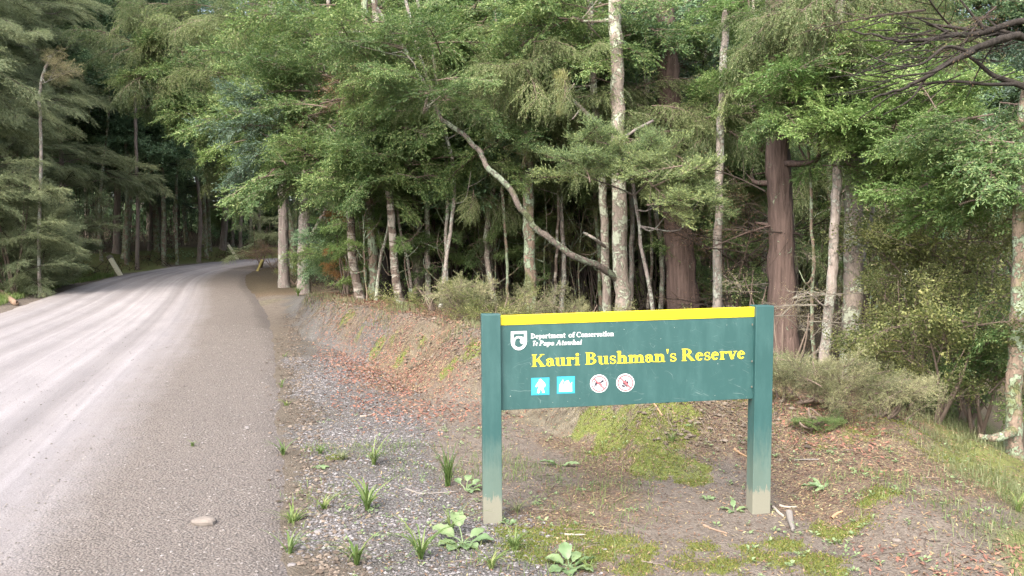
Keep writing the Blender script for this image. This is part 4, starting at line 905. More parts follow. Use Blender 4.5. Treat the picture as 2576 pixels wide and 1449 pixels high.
# hanging dark foliage over the road on the inside of the bend
T('tree', 'yellow green tree with a dense hanging crown above the road bend', [(738, 700), (735, 600), (700, 450), (620, 300), (560, 120)], 27.5, 18, 14, 'moss',
  [(360, 110, 24, (1.2, 1, .9), 18, 'rimu', 1.3), (470, 130, 24.5, (1.3, 1., 1.), 20, 'rimu', 1.3), (420, 210, 24.5, (.7, .8, .8), 12, 'totara', 1.2), (520, 250, 25, (.9, .8, 1.), 14, 'totara', 1.2), (580, 400, 26, (.5, .6, .9), 10, 'rimu', 1.1), (570, 200, 26, (1.2, 1., 1.2), 14, 'totara', 1.3), (470, 20, 25, (1.6, 1.2, .8), 14, 'rimu', 1.3)], 9)

# ------------------------------------------------------------------ deep forest on the right: crowded trunks, crowns that close the canopy
GB = 'crowded trees deep in the forest behind the clay bank'
LB = 'dim tree deep in the crowded forest behind the clay bank'
cnt = 0; pts_ = []
while cnt < 58:
    y = rng.uniform(15.5, 40); x = rng.uniform(-.31 * y - .5, .66 * y + 2)
    sd, side = road_sd(np.array([x]), np.array([y]))
    if x > .40 * y and y > 22 and rng.random() < .8: continue
    if side[0] < 0 or sd[0] < 2.2 or any((x - a) ** 2 + (y - b_) ** 2 < 1.4 for a, b_ in pts_): continue
    pts_.append((x, y)); cnt += 1
    px = 1288 + FP * x / y; wd = rng.uniform(.12, .34) * FP / y
    key = str(rng.choice(['dark', 'totara', 'dark', 'blue', 'olive']))
    T('tree', LB, [(px, 720), (px + rng.normal(0, 6), 560), (px + rng.normal(0, 14), 250)], y, wd, wd * .8, str(rng.choice(['dark', 'red', 'moss', 'pink', 'dark'])), [], rng.uniform(9, 14), GB,
      auto=[(3.2 + .05 * y, 6.5, 5, 4, (1., 1., .6), key, 1.1, 1.1), (6.5, 10 + .06 * y, 6, 5, (1.3, 1.3, .7), 'dark', 1.3, 1.3)])
GT = 'thin pole trunks among the forest behind the sign'
for k in range(64):
    px = rng.uniform(900, 2350); y = rng.uniform(12.4, 20); wd = rng.uniform(.06, .13) * FP / y
    T('tree', 'thin pole like trunk in the thicket behind the bank', [(px, 740), (px + rng.normal(0, 10), 600), (px + rng.normal(0, 18), 380)], y, wd, wd * .75, str(rng.choice(['dark', 'lich', 'red', 'pink', 'moss'])), [], rng.uniform(5, 7.5), GT,
      auto=[(1.7, 5.5, 3, 4, (.6, .6, .5), str(rng.choice(['dark', 'totara', 'rimu'])), .6, .9)])

GP = 'slim pale lichen trunks standing in the front of the forest'
for k, px in enumerate(sorted(rng.uniform(930, 2260, 20))):
    y = rng.uniform(11.6, 14.2); wd = rng.uniform(.045, .085) * FP / y
    T('tree', 'slim lichen mottled trunk, ' + (ORD + ['fifteenth', 'sixteenth', 'seventeenth', 'eighteenth', 'nineteenth', 'twentieth'])[k] + ' from the left in the forest front rank', [(px, 760), (px + rng.normal(0, 8), 640), (px + rng.normal(0, 16), 420), (px + rng.normal(0, 24), 150)], y, wd, wd * .8, str(rng.choice(['lich', 'pale', 'moss', 'band'])), [], rng.uniform(5.5, 7.5), GP,
      auto=[(1.9, 4.6, 2, 4, (.4, .4, .35), str(rng.choice(['totara', 'rimu', 'bright'])), .6, .6)])
for k in range(44):
    px = rng.uniform(900, 2260); y = rng.uniform(12.4, 14.6); wd = rng.uniform(.016, .03) * FP / y; hh = rng.uniform(1.8, 3.)
    T('sapling', 'small leafy sapling low at the front edge of the forest', [(px, 760), (px + rng.normal(0, 12), 640), (px + rng.normal(0, 25), 540)], y, wd, wd * .6, 'moss', [], hh, 'small leafy saplings low at the forest edge', cat='sapling',
      auto=[(1.0, hh, 1, int(4 + 2 * hh), (.2, .2, .2), str(rng.choice(['totara', 'rimu', 'bright', 'olive'])), .4, .42)])
GU = 'small leafy understorey saplings between the forest trunks'
for k in range(44):
    px = rng.uniform(860, 2280); y = rng.uniform(13.8, 19); x = (px - 1288) / FP * y
    key = str(rng.choice(['totara', 'dark', 'olive', 'rimu', 'bright'])); wd = rng.uniform(.018, .035) * FP / y; hh = rng.uniform(1.8, 3.6)
    T('sapling', 'small leafy understorey sapling in the shade between the forest trunks', [(px, 760), (px + rng.normal(0, 12), 640), (px + rng.normal(0, 25), 520)], y, wd, wd * .6, str(rng.choice(['dark', 'moss', 'lich'])), [], hh, GU, cat='sapling',
      auto=[(.95, hh, 2, int(5 + 2 * hh), (.25, .25, .2), key, .45, .5)])
# far wood closing the view: one mass
A = Acc(); n_c = 620
for k in range(n_c):
    a = rng.uniform(-48, 42); r = rng.uniform(50, 72); x = math.sin(R(a)) * r; y = math.cos(R(a)) * r; z = H1(x, y) + rng.random() ** 1.7 * (24 if a < 17 else 9)
    n = 130; v = rng.normal(size=(n, 3)); v = unit(v) * rng.random((n, 1)) ** .35
    V, F = leaves(np.array([x, y, z]) + v * [2.6, 2.2, 1.5], unit(rng.normal(size=(n, 3)) + v), .55 * rng.uniform(.6, 1.3, n), .3, .6); A.add(V, F)
for k in range(120):
    a = rng.uniform(-48, 42); r = rng.uniform(50, 70); x = math.sin(R(a)) * r; y = math.cos(R(a)) * r; z = H1(x, y)
    V, F = tube(smooth_path([(x, y, z - .3), (x + rng.normal(0, .4), y, z + 8), (x + rng.normal(0, .8), y, z + 18)], 8), np.linspace(.22, .08, 8), 6); A.add(V, F, 1)
tag(link('distant_forest', A.mesh('distant_forest', [G['dark'], MAT['dark']], False)), 'dark far wood closing the view beyond the trunks', 'forest', kind='stuff')
#@@PART5
# ------------------------------------------------------------------ undergrowth
def clump_mass(name, label, specs, mat, wood='twig_d', kind='stuff'):
    A = Acc()
    for (x, y, z, rx, rz, n, ll, lw) in specs:
        v = unit(rng.normal(size=(n, 3))) * rng.random((n, 1)) ** .45
        # leaves gather on little shoots so the mass breaks up
        k = max(3, n // 14); cen = unit(rng.normal(size=(k, 3))) * rng.random((k, 1)) ** .4
        P = cen[rng.integers(k, size=n)] * [rx, rx, rz] + rng.normal(0, .16, (n, 3)) * [rx, rx, rz]
        V, F = leaves(np.array([x, y, z]) + P, unit(rng.normal(size=(n, 3)) * [1, 1, .6] + v), ll * rng.uniform(.6, 1.3, n), lw * rng.uniform(.7, 1.2, n), .5); A.add(V, F, 0)
        for s_ in range(3):
            e = np.array([x, y, z]) + cen[s_ % k] * [rx, rx, rz]; g = np.array([x + rng.normal(0, .15), y + rng.normal(0, .15), H1(x, y) - .05])
            V, F = tube(smooth_path([g, (g + e) / 2 + rng.normal(0, .12, 3), e], 5), np.linspace(.014, .004, 5), 3, cap=False); A.add(V, F, 1)
    return tag(link(name, A.mesh(name, [G[mat], MAT[wood]], False)), label, 'undergrowth', kind=kind)
def under_specs(n, yr, hmax, ll, lw, nl, xr=None, lo=.1):
    out = []
    while len(out) < n:
        y = rng.uniform(*yr); x = rng.uniform(-.33 * y, .70 * y + 1) if xr is None else rng.uniform(*xr)
        sd, side = road_sd(np.array([x]), np.array([y]))
        if side[0] < 0 or sd[0] < 1.3 or y < np.interp(x, _bx, _bt) + .8: continue
        h = lo + rng.random() ** 1.6 * hmax; rx = rng.uniform(.35, .75); rz = min(rx * .8, .2 + h * .5)
        out.append((x, y, H1(x, y) + h, rx, rz, nl, ll, lw))
    return out
clump_mass('undergrowth', 'dark leafy undergrowth filling the gaps between the forest trunks', under_specs(520, (15, 34), 3.2, .075, .032, 130), 'dark')
clump_mass('undergrowth', 'olive brown low undergrowth at the foot of the forest trunks', under_specs(150, (12.4, 20), .3, .036, .016, 190, None, .05), 'olive')
clump_mass('undergrowth', 'mid green scattered undergrowth among the thin pole trunks', under_specs(200, (15.5, 26), 2.0, .05, .022, 130), 'totara')
clump_mass('undergrowth', 'fresh green fine leaved undergrowth between the slim trunks', under_specs(190, (12.9, 16.2), 1.9, .040, .018, 90, (-3.4, 7.5)), 'bright')
clump_mass('undergrowth', 'yellowish green fine leaved undergrowth between the slim trunks', under_specs(120, (12.9, 16.5), 2.2, .042, .016, 90, (-3.4, 7.5)), 'rimu')
sp_ = []
while len(sp_) < 620:
    y = rng.uniform(15, 58); x = rng.uniform(-28, 0)
    sd, side = road_sd(np.array([x]), np.array([y]))
    if side[0] > 0 or sd[0] < .9: continue
    h = .15 + rng.random() ** 1.1 * 5.0 * sstep(.8, 3.5, sd[0]); sp_.append((x, y, H1(x, y) + float(h), rng.uniform(.4, .9), .3 + .25 * float(h), 130, .085, .034))
clump_mass('undergrowth', 'dark brown green undergrowth in the shade beyond the left road edge', sp_, 'dark')
sp_ = []
while len(sp_) < 90:
    y = rng.uniform(18, 46); x = rng.uniform(-18, -6)
    sd, side = road_sd(np.array([x]), np.array([y]))
    if side[0] > 0 or not .3 < sd[0] < 1.6: continue
    sp_.append((x, y, H1(x, y) + .12, rng.uniform(.3, .6), .14, 110, .05, .014))
clump_mass('undergrowth', 'brown dead fern litter along the foot of the left bank', sp_, 'litterleaf')

def shrub(name, label, px, depth, h, rad, key, n, scale, bark='twig', cat='shrub', group=None, lift=.25, yscale=1.):
    x = (px - 1288) / FP * depth; z = H1(x, depth); b = np.array([x, depth, z - .03])
    o = thing(name, label, cat, b, group); A = Acc(); cm = bpy.data.meshes.new('stems'); st = link('stems', cm, o)
    for s_ in range(5):
        a = rng.random() * 6.283; e = b + np.array([math.cos(a) * rad * .5, math.sin(a) * rad * .5, h * rng.uniform(.6, .95)])
        V, F = tube(smooth_path([b + rng.normal(0, .03, 3) * [1, 1, 0], (b + e) / 2 + rng.normal(0, .06, 3), e], 7) - b, np.linspace(.012 + .006 * h, .004, 7), 5); A.add(V, F)
    for i in range(n):
        a = rng.random() * 6.283; r = rad * math.sqrt(rng.random()); zz = h * (lift + (1 - lift) * rng.random() ** .8) * (1 - .25 * (r / rad) ** 2)
        p = b + np.array([math.cos(a) * r, math.sin(a) * r * yscale, zz]); yaw = a + rng.normal(0, .7); pit = rng.uniform(-.2, .8)
        s2 = scale * rng.uniform(.75, 1.2); off = np.array([math.cos(yaw) * math.cos(pit), math.sin(yaw) * math.cos(pit), math.sin(pit)]) * LEN[key] * s2 * .5
        put_bough(o, b, p - off, yaw, pit, key, s2, rng.normal(0, .4))
    st.data = A.mesh('stems', [MAT[bark]], True); bpy.data.meshes.remove(cm)
    return o
SH = 'shrubs along the forest edge'
for a in [
 ('olive leaved shrub filling the space left of the right edge trunk', 2370, 8.0, 2.2, .62, 'olive', 26, .65), ('olive shrub directly right of the thick lichen trunk', 2310, 7.4, 1.4, .38, 'olive', 16, .55),
 ('tall olive green shrub behind the right edge trunk', 2440, 8.2, 2.6, .9, 'olive', 28, .85), ('yellowish low olive shrub above the grassy slope on the right', 2370, 6.9, 1.1, .6, 'olive', 20, .65),
 ('green leaved shrub low beside the right edge trunk', 2480, 7.2, 1.3, .5, 'totara', 14, .65), ('loose olive shrub high behind the olive thicket', 2270, 10.2, 3.0, .8, 'olive', 22, .9),
 ('pale dry shrub right behind the right sign post', 2000, 6.1, .36, .26, 'dry', 24, .34), ('pale dry shrub in front of the lichen crusted trunk', 2110, 6.0, .38, .34, 'dry', 30, .36),
 ('dry twiggy shrub between the pale shrub and the slope grass', 2225, 5.9, .34, .32, 'dry', 24, .34), ('small green leaved bush at the foot of the dry shrubs', 2045, 5.75, .10, .22, 'totara', 8, .15),
 ('twiggy grey shrub behind the sign post with pale bare stems', 1990, 7.9, .9, .4, 'pbare', 7, .6), ('dark shrub glimpsed below the panel beside the right post', 1855, 6.9, .25, .3, 'totara', 10, .28),
 ('low brownish shrub on the bank left of the sign', 1165, 9.9, .4, .45, 'dry', 14, .5), ('low olive shrub on the bank top behind the left sign post', 1250, 9.6, .40, .5, 'olive', 12, .4),
 ('low olive brown shrub on the bank right of the banded trunk', 1085, 11.0, .42, .5, 'olive', 12, .42), ('dry shrub behind the top strip left of the tall pale trunk', 1450, 9.4, .45, .5, 'dry', 14, .5),
 ('olive shrub behind the top strip beside the massive trunk', 1640, 9.2, .35, .4, 'olive', 10, .4), ('yellowish shrub behind the top strip right of the massive trunk', 1770, 9.2, .4, .4, 'olive', 10, .45),
 ('low shrub behind the top strip under the mossy trunk', 1340, 10.2, .45, .5, 'dry', 12, .5), ('tangled bare shrub between the whitish and the shaggy trunk', 1880, 9.6, 1.2, .5, 'pbare', 7, .7), ('dark twiggy bush behind the whitish trunk', 1860, 10.5, 1.9, .7, 'bare', 16, .9), ('green bush filling the dark gap left of the shaggy trunk', 1850, 11.5, 2.6, .8, 'totara', 18, .8),
 ('mid green bush right of the forked roadside trunk', 862, 17.8, 1.4, .55, 'dark', 14, .6), ('leafy green bush behind the leaning blotched trunk', 890, 15.5, 1.5, .6, 'totara', 14, .8),
 ('small green bush at the foot of the roadside pair', 742, 22.8, .6, .5, 'olive', 10, .5), ('brown dead brush around the short yellow marker post', 690, 30.6, .9, .8, 'brown', 18, .9),
 ('pale green bush inside the road bend', 655, 31.5, 2.2, 1.0, 'kanuka', 14, .7), ('bright leafy bush across the road at the bend', 600, 47.0, 2.6, 1.6, 'totara', 22, 1.3), ('orange dead foliage hanging behind the leaning trunk', 905, 14.6, 1.9, .35, 'orange', 8, .7), ('rusty dead frond bush left of the leaning trunk', 868, 14.4, 1.3, .3, 'orange', 5, .5),
 ('feathery low bush spilling over the left road verge', 110, 21.2, 1.6, .9, 'kanuka', 26, .6), ('feathery bush at the left frame edge above the verge grass', 20, 19.4, 1.8, 1.0, 'kanuka', 26, .6), ('tall feathery bush hiding the foot of the pale dead sapling', 35, 19.0, 3.3, .9, 'kanuka', 38, .6), ('feathery bush left of the pale marker post, low over the verge', 185, 24.2, 2.4, .8, 'kanuka', 26, .65)]:
    shrub('shrub', a[0], *a[1:], group=SH, lift=.1 if a[1] < 300 else .25)

# ------------------------------------------------------------------ ferns
def frond_mesh(seed, L=1.3, np_=22):
    rg = np.random.default_rng(seed); s = np.linspace(0, 1, 14); rc = np.stack([L * s, 0 * s, .45 * L * s - .75 * L * s ** 2.2], -1)
    A = Acc(); V, F = tube(rc, np.linspace(.012, .002, 14), 4); A.add(V, F, 1)
    PP = []; DD = []; LL = []
    for k in range(np_):
        u = .12 + .87 * k / np_; f = u * 13; i = min(int(f), 12); p = rc[i] + (rc[i + 1] - rc[i]) * (f - i); tg = unit(rc[i + 1] - rc[i]); pl = .34 * L * math.sin(math.pi * (u * .86 + .12)) ** .8
        for sg in (-1, 1):
            d = unit(tg * .55 + np.array([0, sg, -.15])); m_ = 9
            for j in range(m_):
                PP.append(p + d * pl * j / m_ + [0, 0, -.1 * pl * (j / m_) ** 2]); DD.append(d * .5 + np.cross(d, [0, 0, 1.]) * (1 if j % 2 else -1) * .8); LL.append(pl * .2 * (1.1 - .7 * j / m_))
    V, F = leaves(np.array(PP), np.array(DD), np.array(LL), np.array(LL) * .42, 3., rg, .05); A.add(V, F, 0)
    return A.mesh('frond', [G['fern'], MAT['twig']], False)
FR = [frond_mesh(k) for k in (1, 2)]
def fern(label, px, depth, ztrunk, nfr, L, r=.07, py=None, cat='fern', wedge=None):
    x = (px - 1288) / FP * depth; z = H1(x, depth); b = np.array([x, depth, z - .05]); o = thing('tree_fern', label, cat, b)
    if ztrunk > .2:
        link('trunk', trunk_mesh('trunk', smooth_path([(0, 0, 0), (.03, 0, ztrunk * .5), (0, 0, ztrunk)], 14), r, r * .8, 'black', 10, .2, .06, .2, 3), o)
    for k in range(nfr):
        f = bpy.data.objects.new('frond', FR[k % 2]); COL.objects.link(f); f.parent = o; f.location = (0, 0, ztrunk)
        f.rotation_euler = (rng.normal(0, .2), rng.normal(.05, .2), 6.283 * k / nfr + rng.normal(0, .2)); s_ = L / 1.3 * rng.uniform(.85, 1.15); f.scale = (s_, s_, s_)
fern('tree fern with drooping pale fronds beside the pair of road edge trunks', 706, 22.6, 2.9, 11, 1.3)
fern('tree fern in the dim wood at the road bend', 640, 46.5, 3.0, 10, 2.0)
fern('low fern in the shade at the bend', 560, 44.5, .5, 9, 1.2)
fern('dark old tree fern stump standing between leaning and banded trunks', 968, 13.4, 1.15, 7, .55, .09)

# ------------------------------------------------------------------ ground litter, gravel, moss, grass (uncountable)
def near_pts(n, wfun, x=(-4.5, 4.5), y=(3.2, 14), pw=1.4):
    out = []
    tot = 0
    while tot < n:
        m_ = n * 3; X = rng.uniform(*x, m_); Y = y[0] + (y[1] - y[0]) * rng.random(m_) ** pw
        k = rng.random(m_) < np.clip(wfun(X, Y), 0, 1); X = X[k]; Y = Y[k]; k = np.abs(X) < .72 * Y + .5; out.append(np.stack([X[k], Y[k]], -1)); tot += len(out[-1])
    P = np.vstack(out)[:n]; return P[:, 0], P[:, 1]
def road_z(x, y):
    return base_z(y) + .035
def lie(n, x, y, L, W, lift=.004, tilt=.35):
    z = H(x, y); e = .03; nx_ = -(H(x + e, y) - z) / e; ny_ = -(H(x, y + e) - z) / e
    Nn = unit(np.stack([nx_, ny_, np.ones(n)], -1) + rng.normal(0, tilt, (n, 3)) * [1, 1, .2])
    a = rng.random(n) * 6.283; d = np.stack([np.cos(a), np.sin(a), 0 * a], -1); d = unit(d - Nn * (d * Nn).sum(-1, keepdims=True)); s_ = np.cross(Nn, d)
    P = np.stack([x, y, z + lift], -1); L = L[:, None]; W = W[:, None]
    V = np.stack([P - d * L / 2, P + s_ * W / 2 + Nn * W * .15, P + d * L / 2, P - s_ * W / 2 + Nn * W * .15], 1)
    return V.reshape(-1, 3), np.arange(n * 4).reshape(n, 4)
lm1 = leaf_mat('litter_brown', [(.062, .036, .027), (.109, .062, .044), (.155, .088, .058), (.222, .151, .087), (.268, .231, .123)], .05, .85, 0.)
lm2 = leaf_mat('litter_red', [(.098, .042, .036), (.163, .065, .053), (.227, .096, .075), (.182, .117, .081)], .05, .85, 0.)
wl = lambda x, y: .28 * np.where(road_sd(x, y)[0] > .25, 1, 0) + zones(x, y)[1] ** 1.5
x, y = near_pts(90000, wl, y=(3.2, 13)); n = len(x); V, F = lie(n, x, y, rng.uniform(.010, .034, n), rng.uniform(.003, .009, n)); 
tag(link('leaf_litter', mesh_np('leaf_litter', V, F, mats=[lm1])), 'brown needle and leaf litter strewn over the bank and clearing', 'leaf litter', kind='stuff')
def wred(x, y):
    sd, side = road_sd(x, y); yf = np.interp(x, _bx, _bf)
    return np.where(side > 0, sstep(.2, .7, sd) * (1 - sstep(1.2, 2.2, sd)) * sstep(6, 8, y) * np.clip(.6 + fbm(x * 2, y * 2, 3), 0, 1), 0) + np.where(x > 1.6, .5 * sstep(.1, .5, fbm(x * 1.4, y * 1.4 + 2, 3, 2)), 0)
x, y = near_pts(17000, wred, y=(3.4, 16), pw=1.); n = len(x); V, F = lie(n, x, y, rng.uniform(.02, .05, n), rng.uniform(.007, .02, n), .006)
tag(link('leaf_litter', mesh_np('leaf_litter', V, F, mats=[lm2])), 'reddish fallen leaves drifted between the gravel and the clay bank', 'leaf litter', kind='stuff')

OCT = np.array([(1, 0, 0), (0, 1, 0), (-1, 0, 0), (0, -1, 0), (0, 0, 1), (0, 0, -1), (.62, .62, .35), (-.62, .55, .4), (-.55, -.62, .3), (.6, -.6, .42)], float)
OF = np.array([(0, 6, 4), (6, 1, 4), (1, 7, 4), (7, 2, 4), (2, 8, 4), (8, 3, 4), (3, 9, 4), (9, 0, 4), (0, 1, 6), (1, 2, 7), (2, 3, 8), (3, 0, 9)])
def stones(name, label, x, y, z, size, mat):
    n = len(x); a = rng.random(n) * 6.283; ca, sa = np.cos(a), np.sin(a)
    S_ = np.stack([size * rng.uniform(.7, 1.3, n), size * rng.uniform(.5, 1., n), size * rng.uniform(.35, .75, n)], -1)
    V = OCT[None] * S_[:, None] * rng.uniform(.8, 1.2, (n, 10, 1)); X = V[..., 0] * ca[:, None] - V[..., 1] * sa[:, None]; Y = V[..., 0] * sa[:, None] + V[..., 1] * ca[:, None]
    V = np.stack([X + x[:, None], Y + y[:, None], V[..., 2] + (z + S_[:, 2] * .25)[:, None]], -1).reshape(-1, 3)
    F = (OF[None] + (np.arange(n) * 10)[:, None, None]).reshape(-1, 3)
    return tag(link(name, mesh_np(name, V, None, F, mats=[mat])), label, 'gravel', kind='stuff')
gm1 = leaf_mat('gravel_grey', [(.065, .058, .058), (.090, .083, .083), (.116, .107, .107), (.142, .133, .134), (.215, .205, .204)], 0., .85, 0., .2)
gm2 = leaf_mat('gravel_brown', [(.085, .076, .07), (.115, .103, .095), (.14, .127, .118), (.165, .15, .14), (.22, .203, .192)], 0., .85, 0., .2)
x, y = near_pts(19000, lambda x, y: zones(x, y)[0] * (.35 + .65 * sstep(-.15, .25, fbm(x * 1.6, y * 1.6, 3, 2))), x=(-3.2, .6), y=(3.4, 10), pw=1.3)
stones('gravel', 'loose grey gravel strewn on the verge beside the road', x, y, H(x, y), .0045 + .009 * rng.random(len(x)) ** 2.2, gm1)
def wroad(x, y):
    sd, side = road_sd(x, y); return np.where((sd < -.02) & (side > 0), .15 + .85 * sstep(-1.6, -.5, sd), 0) * (sd < -.02)
x, y = near_pts(8000, wroad, x=(-6, 0), y=(3.4, 13), pw=1.4)
from mathutils.bvhtree import BVHTree
bv = BVHTree.FromPolygons([tuple(v) for v in np.stack([RX, RY, RZ], -1)[:400].reshape(-1, 3).tolist()], [tuple(f) for f in np.stack([ii, ii + 1, ii + n_t + 1, ii + n_t], -1)[:399 * (n_t - 1)].tolist()])
def rz(x, y):
    o = []
    for a, b_ in zip(x, y):
        h = bv.ray_cast(Vector((a, b_, 5)), Vector((0, 0, -1))); o.append(h[0].z if h[0] is not None else -.3)
    return np.array(o)
stones('gravel', 'loose brownish gravel lying along the right side of the road surface', x, y, rz(x, y), .0035 + .008 * rng.random(len(x)) ** 2.5, gm2)

n = 1000; x, y = near_pts(n, lambda x, y: np.where(road_sd(x, y)[0] > .4, .3 + .5 * zones(x, y)[1], 0), y=(3.3, 12), pw=1.3)
A = Acc(); Lr = rng.uniform(.03, .16, n); ar = rng.random(n) * 6.283; z = H(x, y); x2 = x + np.cos(ar) * Lr; y2 = y + np.sin(ar) * Lr; z2 = H(x2, y2); xm = (x + x2) / 2 + rng.normal(0, .008, n); ym = (y + y2) / 2 + rng.normal(0, .008, n); zm = H(xm, ym)
for k in range(n):
    V, F = tube(np.array([(x[k], y[k], z[k] + .004), (xm[k], ym[k], zm[k] + .007), (x2[k], y2[k], z2[k] + .005)]), np.array([.0026, .002, .0012]) * rng.uniform(.5, 1.2), 3, cap=False); A.add(V, F)
tm = leaf_mat('twig_litter', [(.05, .038, .03), (.085, .065, .052), (.12, .097, .078), (.17, .145, .118)], 0., .9, 0.)
tag(link('twig_litter', A.mesh('twig_litter', [tm], False)), 'small fallen twigs scattered over the clearing and bank', 'twigs', kind='stuff')
# dry roots and dead grass hanging down the clay face
def wface(x, y):
    yf = np.interp(x, _bx, _bf); yt = np.interp(x, _bx, _bt); t_ = (y - yf) / (yt - yf); return np.where((t_ > .25) & (t_ < 1.1) & (x > -3.9) & (x < 2.), np.clip(.5 + 1.2 * fbm(x * 1.7 + 2, y * 1.7, 3, 1), 0, 1), 0)
x, y = near_pts(5000, wface, x=(-4, 2), y=(5, 15), pw=1.); n = len(x); e = .04; gxn = -(H(x + e, y) - H(x - e, y)) / (2 * e); gyn = -(H(x, y + e) - H(x, y - e)) / (2 * e); dn = unit(np.stack([gxn, gyn, -(gxn ** 2 + gyn ** 2)], -1) + rng.normal(0, .35, (n, 3)))
V, F = leaves(np.stack([x, y, H(x, y) + .012], -1), dn, rng.uniform(.05, .16, n), .004, 1.)
rm_ = leaf_mat('dry_roots', [(.085, .066, .048), (.135, .108, .08), (.19, .16, .115), (.10, .095, .045)], .1, .9, 0.)
tag(link('dry_roots', mesh_np('dry_roots', V, F, mats=[rm_])), 'dry roots and dead grass hanging down the clay bank face', 'roots', kind='stuff')
cm_ = leaf_mat('soil_clods', [(.05, .04, .033), (.085, .066, .053), (.125, .099, .080), (.17, .138, .112)], 0., .95, 0., .1)
x, y = near_pts(3200, wface, x=(-4, 2), y=(5, 15), pw=1.)
stones('soil_clods', 'crumbled clay clods on the face and foot of the bank', x, y, H(x, y), .006 + .022 * rng.random(len(x)) ** 3, cm_)['category'] = 'soil'
x, y = near_pts(3600, lambda x, y: np.exp(-((road_sd(x, y)[0] - .08) / .14) ** 2) * (road_sd(x, y)[1] > 0), x=(-6, 0), y=(3.4, 15), pw=1.3)
stones('soil_clods', 'dark crumbly soil clods along the right edge of the road', x, y, np.maximum(H(x, y), rz(x, y)), .006 + .016 * rng.random(len(x)) ** 2.5, cm_)['category'] = 'soil'
# moss cushions: short tufts on the moss zones
x, y = near_pts(22000, lambda x, y: zones(x, y)[2] ** 1.3, y=(3.3, 13), pw=1.5); n = len(x)
P = np.stack([x, y, H(x, y) - .003], -1); V, F = leaves(P, np.stack([rng.normal(0, .5, n), rng.normal(0, .5, n), np.ones(n)], -1), rng.uniform(.008, .02, n), .006, 0.)
mm = leaf_mat('moss_tufts', [(.065, .082, .015), (.112, .133, .024), (.163, .176, .034), (.146, .112, .043)], .3, .8, 0.)
tag(link('moss', mesh_np('moss', V, F, mats=[mm])), 'yellow green moss cushions on the bank and around the sign', 'moss', kind='stuff')
def blades(n, x, y, hmin, hmax, w, bend, mat, name, label, z=None):
    z = H(x, y) if z is None else z; h = rng.uniform(hmin, hmax, n); a = rng.random(n) * 6.283; d = np.stack([np.cos(a), np.sin(a)], -1) * (rng.random(n) * bend)[:, None]
    s_ = np.stack([-np.sin(a), np.cos(a), 0 * a], -1); b = np.stack([x, y, z - .01], -1)
    k = [b, b + np.concatenate([d * .28 * h[:, None], .55 * h[:, None]], 1), b + np.concatenate([d * h[:, None], (h * (1 - .35 * np.hypot(d[:, 0], d[:, 1])))[:, None]], 1)]
    V = np.stack([k[0] - s_ * w / 2, k[0] + s_ * w / 2, k[1] + s_ * w * .4, k[1] - s_ * w * .4, k[2] + s_ * w * .06, k[2] - s_ * w * .06], 1)
    i0 = (np.arange(n) * 6)[:, None]; F = np.vstack([i0 + [0, 1, 2, 3], i0 + [3, 2, 4, 5]])
    me = mesh_np(name, V.reshape(-1, 3), F, mats=[mat])
    return tag(link(name, me), label, 'grass', kind='stuff')
def wgr(x, y):
    sd, side = road_sd(x, y); return np.where((side < 0) & (sd > -.05), (1 - sstep(.6, 2.2, sd)) * np.clip(.5 + fbm(x, y, 3), 0, 1), 0)
x = []; y = []
while len(x) < 15000:
    X = rng.uniform(-16, -8, 20000); Y = rng.uniform(13, 27, 20000); k = rng.random(20000) < wgr(X, Y); x += list(X[k]); y += list(Y[k])
x = np.array(x[:15000]); y = np.array(y[:15000]); blades(15000, x, y, .06, .20, .013, 1., G['grass'], 'grass', 'green verge grass along the left road edge')
x, y = near_pts(11000, lambda x, y: zones(x, y)[4] * np.clip(.4 + fbm(x * 2, y * 2, 3), 0, 1), x=(1.8, 6), y=(3.6, 9), pw=1.); blades(len(x), x, y, .03, .13, .004, 1.7, G['drygrass'], 'dry_grass', 'dry tan and green grass tumbling down the right hand slope')
x, y = near_pts(1500, lambda x, y: np.where(np.abs(y - np.interp(x, _bx, _bt)) < .5, np.clip(.3 + fbm(x * 2, y * 2, 3), 0, 1), 0) * (x < 1.4), x=(-4, 1.6), y=(6, 15), pw=1.); blades(len(x), x, y, .05, .16, .005, 1.1, G['drygrass'], 'dry_grass', 'sparse dry grass fringing the crest of the clay bank')
x, y = near_pts(3600, lambda x, y: np.where(zones(x, y)[1] + zones(x, y)[0] > .08, np.clip(.1 + fbm(x * 1.5 + 3, y * 1.5, 3), 0, 1), 0), x=(-1.5, 3), y=(3.4, 6), pw=1.); blades(len(x), x, y, .02, .085, .0035, 1.5, G['grass'], 'grass', 'tiny grass sprouts dotted over the bare ground near the sign')

n0 = 700; x, y = near_pts(n0, lambda x, y: np.where(road_sd(x, y)[0] > .15, np.clip(.25 + fbm(x * 1.3 + 8, y * 1.3, 3, 2), 0, 1), 0), x=(-2, 3.2), y=(3.4, 7), pw=1.2)
k5 = np.repeat(np.arange(n0), 6); a_ = rng.random(n0 * 6) * 6.283; sz = np.repeat(rng.uniform(.008, .026, n0), 6) * rng.uniform(.6, 1.2, n0 * 6); el = rng.uniform(.05, .8, n0 * 6)
V, F = leaves(np.stack([x[k5] + .3 * sz * np.cos(a_), y[k5] + .3 * sz * np.sin(a_), H(x, y)[k5] + rng.uniform(.002, .02, n0 * 6)], -1), np.stack([np.cos(a_), np.sin(a_), el], -1), sz, sz * .6, 2.)
tag(link('seedlings', mesh_np('seedlings', V, F, mats=[G['weed']])), 'tiny weed seedlings sprinkled over the gravel and soil', 'seedlings', kind='stuff')
